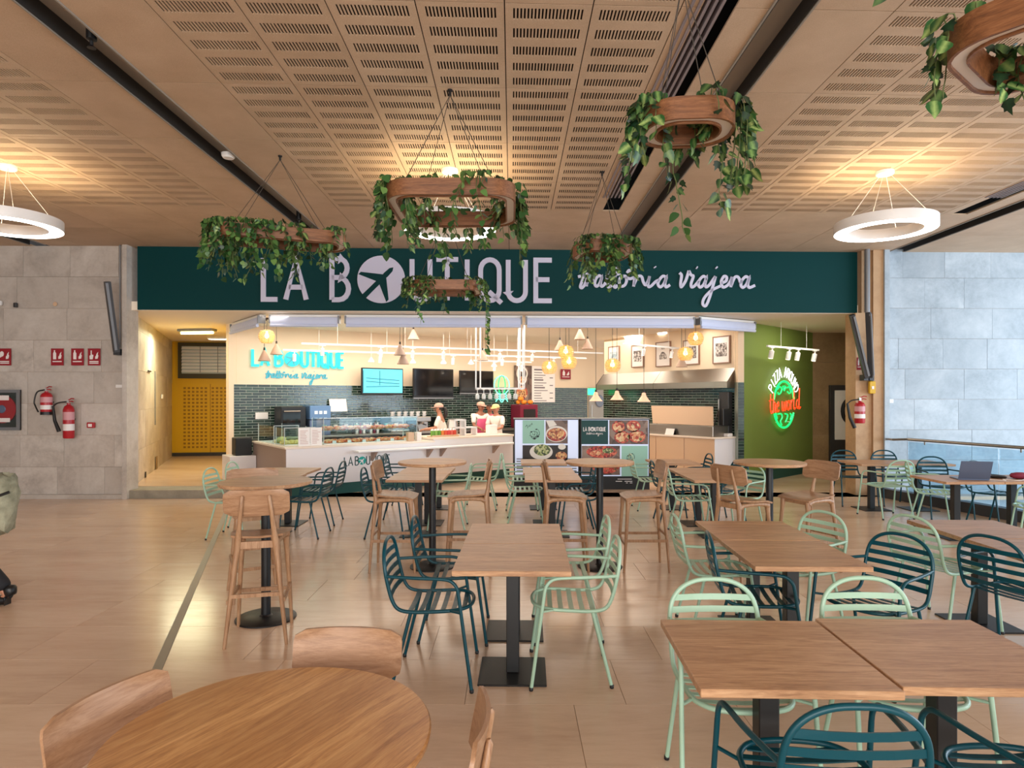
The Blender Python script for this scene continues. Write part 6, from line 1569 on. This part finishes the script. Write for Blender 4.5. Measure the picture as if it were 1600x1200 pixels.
    mo.tube([hp(.052, -.016, -.036), hp(.057, 0, -.037), hp(.052, .016, -.036)], [.003*h, .005*h, .003*h], 6)
    ey.build('eyes', M['hair'], body); br.build('eyebrows', M['hair'], body); mo.build('mouth', mat('lips', (176, 96, 88), .5) if 'lips' not in bpy.data.materials else bpy.data.materials['lips'], body)
    # hair
    hm = MB(); n = 16; prof = [(.90, -.35), (1.0, .1), (.96, .45), (.75, .80), (.35, .98), (0, 1.02)]
    vs = []; fs = []
    for (r_, z) in prof:
        for k in range(n):
            a = 2*PI*k/n; fr = max(0, math.cos(a)); zz = z if not (fr > .3 and z < .3) else .3+.15*fr
            p = hp((-.004+.060*r_*math.cos(a)*(1 if math.cos(a) < 0 else .90)), .053*r_*math.sin(a), .003+.055*zz); vs.append(p)
    for i in range(len(prof)-1):
        for k in range(n): fs.append((i*n+k, i*n+(k+1) % n, (i+1)*n+(k+1) % n, (i+1)*n+k))
    hm.add(vs, fs)
    if hair == 'tail': hm.tube([hp(-.055, 0, .02), hp(-.085, 0, -.005), hp(-.095, .0, -.06), hp(-.085, 0, -.115), hp(-.075, 0, -.14)], [.014*h, .024*h, .030*h, .022*h, .006*h], 10)
    hm.build('hair', hairm, body, smooth=70)
    if capm:
        cm = MB(); vs = []; fs = []; prof = [(1.10, .02), (1.12, .25), (1.06, .60), (.80, .98), (.35, 1.16), (0, 1.19)]
        for (r_, z) in prof:
            for k in range(n): a = 2*PI*k/n; vs.append(hp(.060*r_*math.cos(a)*.96, .053*r_*math.sin(a), .016+.050*z))
        for i in range(len(prof)-1):
            for k in range(n): fs.append((i*n+k, i*n+(k+1) % n, (i+1)*n+(k+1) % n, (i+1)*n+k))
        cm.add(vs, fs); cap = cm.build('cap', capm, t, smooth=70)
        pk = MB(); top = [hp(.045+.065*math.sin(PI*k/8), .05*math.cos(PI*k/8), .020-.010*math.sin(PI*k/8)) for k in range(9)]; bot = [(x, y, z-.006*h) for (x, y, z) in top]
        pk.add(top+bot, [tuple(range(9)), tuple(range(17, 8, -1))]+[(k, k+1, 10+k, 9+k) for k in range(8)]+[(8, 0, 9, 17)]); pk.build('peak', capm, cap)
    # shirt / coat with sleeves
    k = 1.14 if not coat else 1.34; sl = .55 if not coat else 1.0
    z0 = (.50 if not coat else .43)*h
    sp = [[((0, 0, z0), (.074*h*k, .090*h*k)), ((lx*.3, 0, .62*h), (.060*h*k, .076*h*k)), ((lx*.7, 0, .72*h), (.061*h*k, .086*h*k)), ((lx, 0, .803*h), (.050*h*k, .076*h*k)), ((lx+.003*h, 0, .838*h), .036*h*k)]]
    for s, arm in ((1, armL), (-1, armR)):
        S0 = Vector((lx, s*sh, shz)); e = S0+Vector(arm[0])*h; w_ = S0+Vector(arm[1])*h
        c = [3, (tuple(S0), .036*h*k), (tuple(S0.lerp(e, .5)), .033*h*k)]
        if coat: c += [(tuple(e), .034*h*k), (tuple(e.lerp(w_, .5)), .031*h*k), (tuple(e.lerp(w_, .92)), .022*h*k)]
        else: c += [(tuple(S0.lerp(e, .85)), .031*h*k)]
        sp.append(c)
    V, E, Rr = chain(sp); skin('coat' if coat else 'shirt', V, E, Rr, shirtm, t)
    sp = [[((0, 0, hipz+.01*h), (.076*h, .092*h)), ((0, 0, .485*h), (.070*h, .086*h))]]
    for s, (kn, ft) in ((1, legs[0]), (-1, legs[1])):
        kk = Vector((kn[0]*h, s*.05*h, .28*h)); a = Vector((ft[0]*h, s*.05*h, .07*h))
        sp.append([1, ((kn[0]*h*.4, s*.052*h, .44*h), .056*h), (tuple(kk), .043*h), (tuple(a), .036*h)])
    V, E, Rr = chain(sp); skin('trousers', V, E, Rr, legsm, t)
    for s, (kn, ft) in ((1, legs[0]), (-1, legs[1])):
        a = Vector((ft[0]*h, s*.05*h, 0)); V, E, Rr = chain([[((a.x-.022*h, a.y, .022*h), .022*h), ((a.x+.03*h, a.y, .022*h), (.024*h, .026*h)), ((a.x+.085*h, a.y, .018*h), (.018*h, .024*h))], [0, ((a.x-.008*h, a.y, .10*h), .034*h)]])
        skin('shoe', V, E, Rr, M['boot'], t, 0, 1)
    if apron:
        am = MB(); vs = []; fs = []; 
        for i, z in enumerate((.46, .56, .66, .76)):
            wdt = (.090, .088, .080, .060)[i]
            for q in range(7): a = (q/6*2-1)*1.0; vs.append((lx*(i/3)+(.105-.02*(i == 3))*h*math.cos(a*.85), wdt*1.15*h*math.sin(a)/math.sin(1.0), z*h))
        for i in range(3):
            for q in range(6): fs.append((7*i+q, 7*i+q+1, 7*i+8+q, 7*i+7+q))
        am.add(vs, fs).build('apron', apron, t, smooth=60)
    return t
down = ((.02, .02, -.17), (.13, -.01, -.25))
fwd = ((.05, .03, -.16), (.18, -.03, -.17))
rest = ((.0, .03, -.175), (.03, .02, -.32))
p = at(691, 640, 13.9)
person('woman in blush cap with dark ponytail working at the till, seen from the side', (p.x, p.y, 0), R(182), 1.60, ((.06, .03, -.15), (.19, -.02, -.16)), ((.06, -.03, -.15), (.19, .02, -.16)), M['skin'], M['hair'], M['shirt'], M['trouser'], M['cap'], 'tail', .03, 0)
p = at(749, 630, 15.3)
person('man in blush cap and white top with pink print, head turned to the others', (p.x, p.y, 0), R(-60), 1.62, ((.05, .03, -.15), (.17, -.03, -.2)), ((.05, -.03, -.15), (.17, .03, -.2)), M['skind'], M['hair'], M['shirt'], M['trouser'], M['cap'], None, .03, .35, M['pink'])
p = at(778, 632, 14.95)
person('man in cream cap and white top bending over the counter end', (p.x, p.y, 0), R(-118), 1.57, ((.06, .03, -.15), (.17, -.04, -.18)), ((.06, -.03, -.15), (.17, .04, -.18)), M['skin'], M['hair'], M['shirt'], M['trouser'], M['capc'], None, .05, 0)
p = at(765, 634, 15.75)
person('person half hidden between the two capped men', (p.x, p.y, 0), R(-80), 1.58, rest, ((.0, -.03, -.175), (.03, -.02, -.32)), M['skind'], M['hair'], M['pink'], M['trouser'])
w_ = person('walker mostly outside the frame, only the trailing dark boot showing', (-4.66, 5.30, 0), R(180), 1.76, ((.06, .04, -.16), (.17, .0, -.26)), ((.01, -.04, -.17), (.07, -.03, -.30)), M['skin'], M['hair'], M['khaki'], M['trouser'], None, None, .01, 0, None, None, (((.09, 0), (.14, 0)), ((-.04, 0), (-.235, 0))), True)
bg_ = thing('shoulder_bag', 'olive crumpled bag with black strap at the frame edge, carried by the walker', 'bag', (-4.17, 5.22, .64), R(8))
mb = MB(); rr = random.Random(8); vs = []; n = 14
for i, (r_, z) in enumerate(((.03, 0), (.09, .02), (.115, .12), (.12, .22), (.11, .32), (.125, .40), (.10, .46), (.02, .47))):
    for k in range(n): a = 2*PI*k/n; q = r_*(1+rr.uniform(-.28, .28)); vs.append((q*1.0*math.cos(a), q*.8*math.sin(a), z+rr.uniform(-.03, .03)))
mb.add(vs, [(i*n+k, i*n+(k+1) % n, (i+1)*n+(k+1) % n, (i+1)*n+k) for i in range(7) for k in range(n)]+[tuple(range(n-1, -1, -1)), tuple(7*n+k for k in range(n))]).build('pouch', M['khaki'], bg_, smooth=50)
MB().tube([(-.10, -.06, .36), (0, -.10, .30), (.10, -.06, .34)], .012, 6).build('black_strap', M['black'], bg_); MB().tube([(-.06, .0, .44), (-.22, .03, .60), (-.34, .06, .76)], .014, 6).build('shoulder_strap', M['black'], bg_)
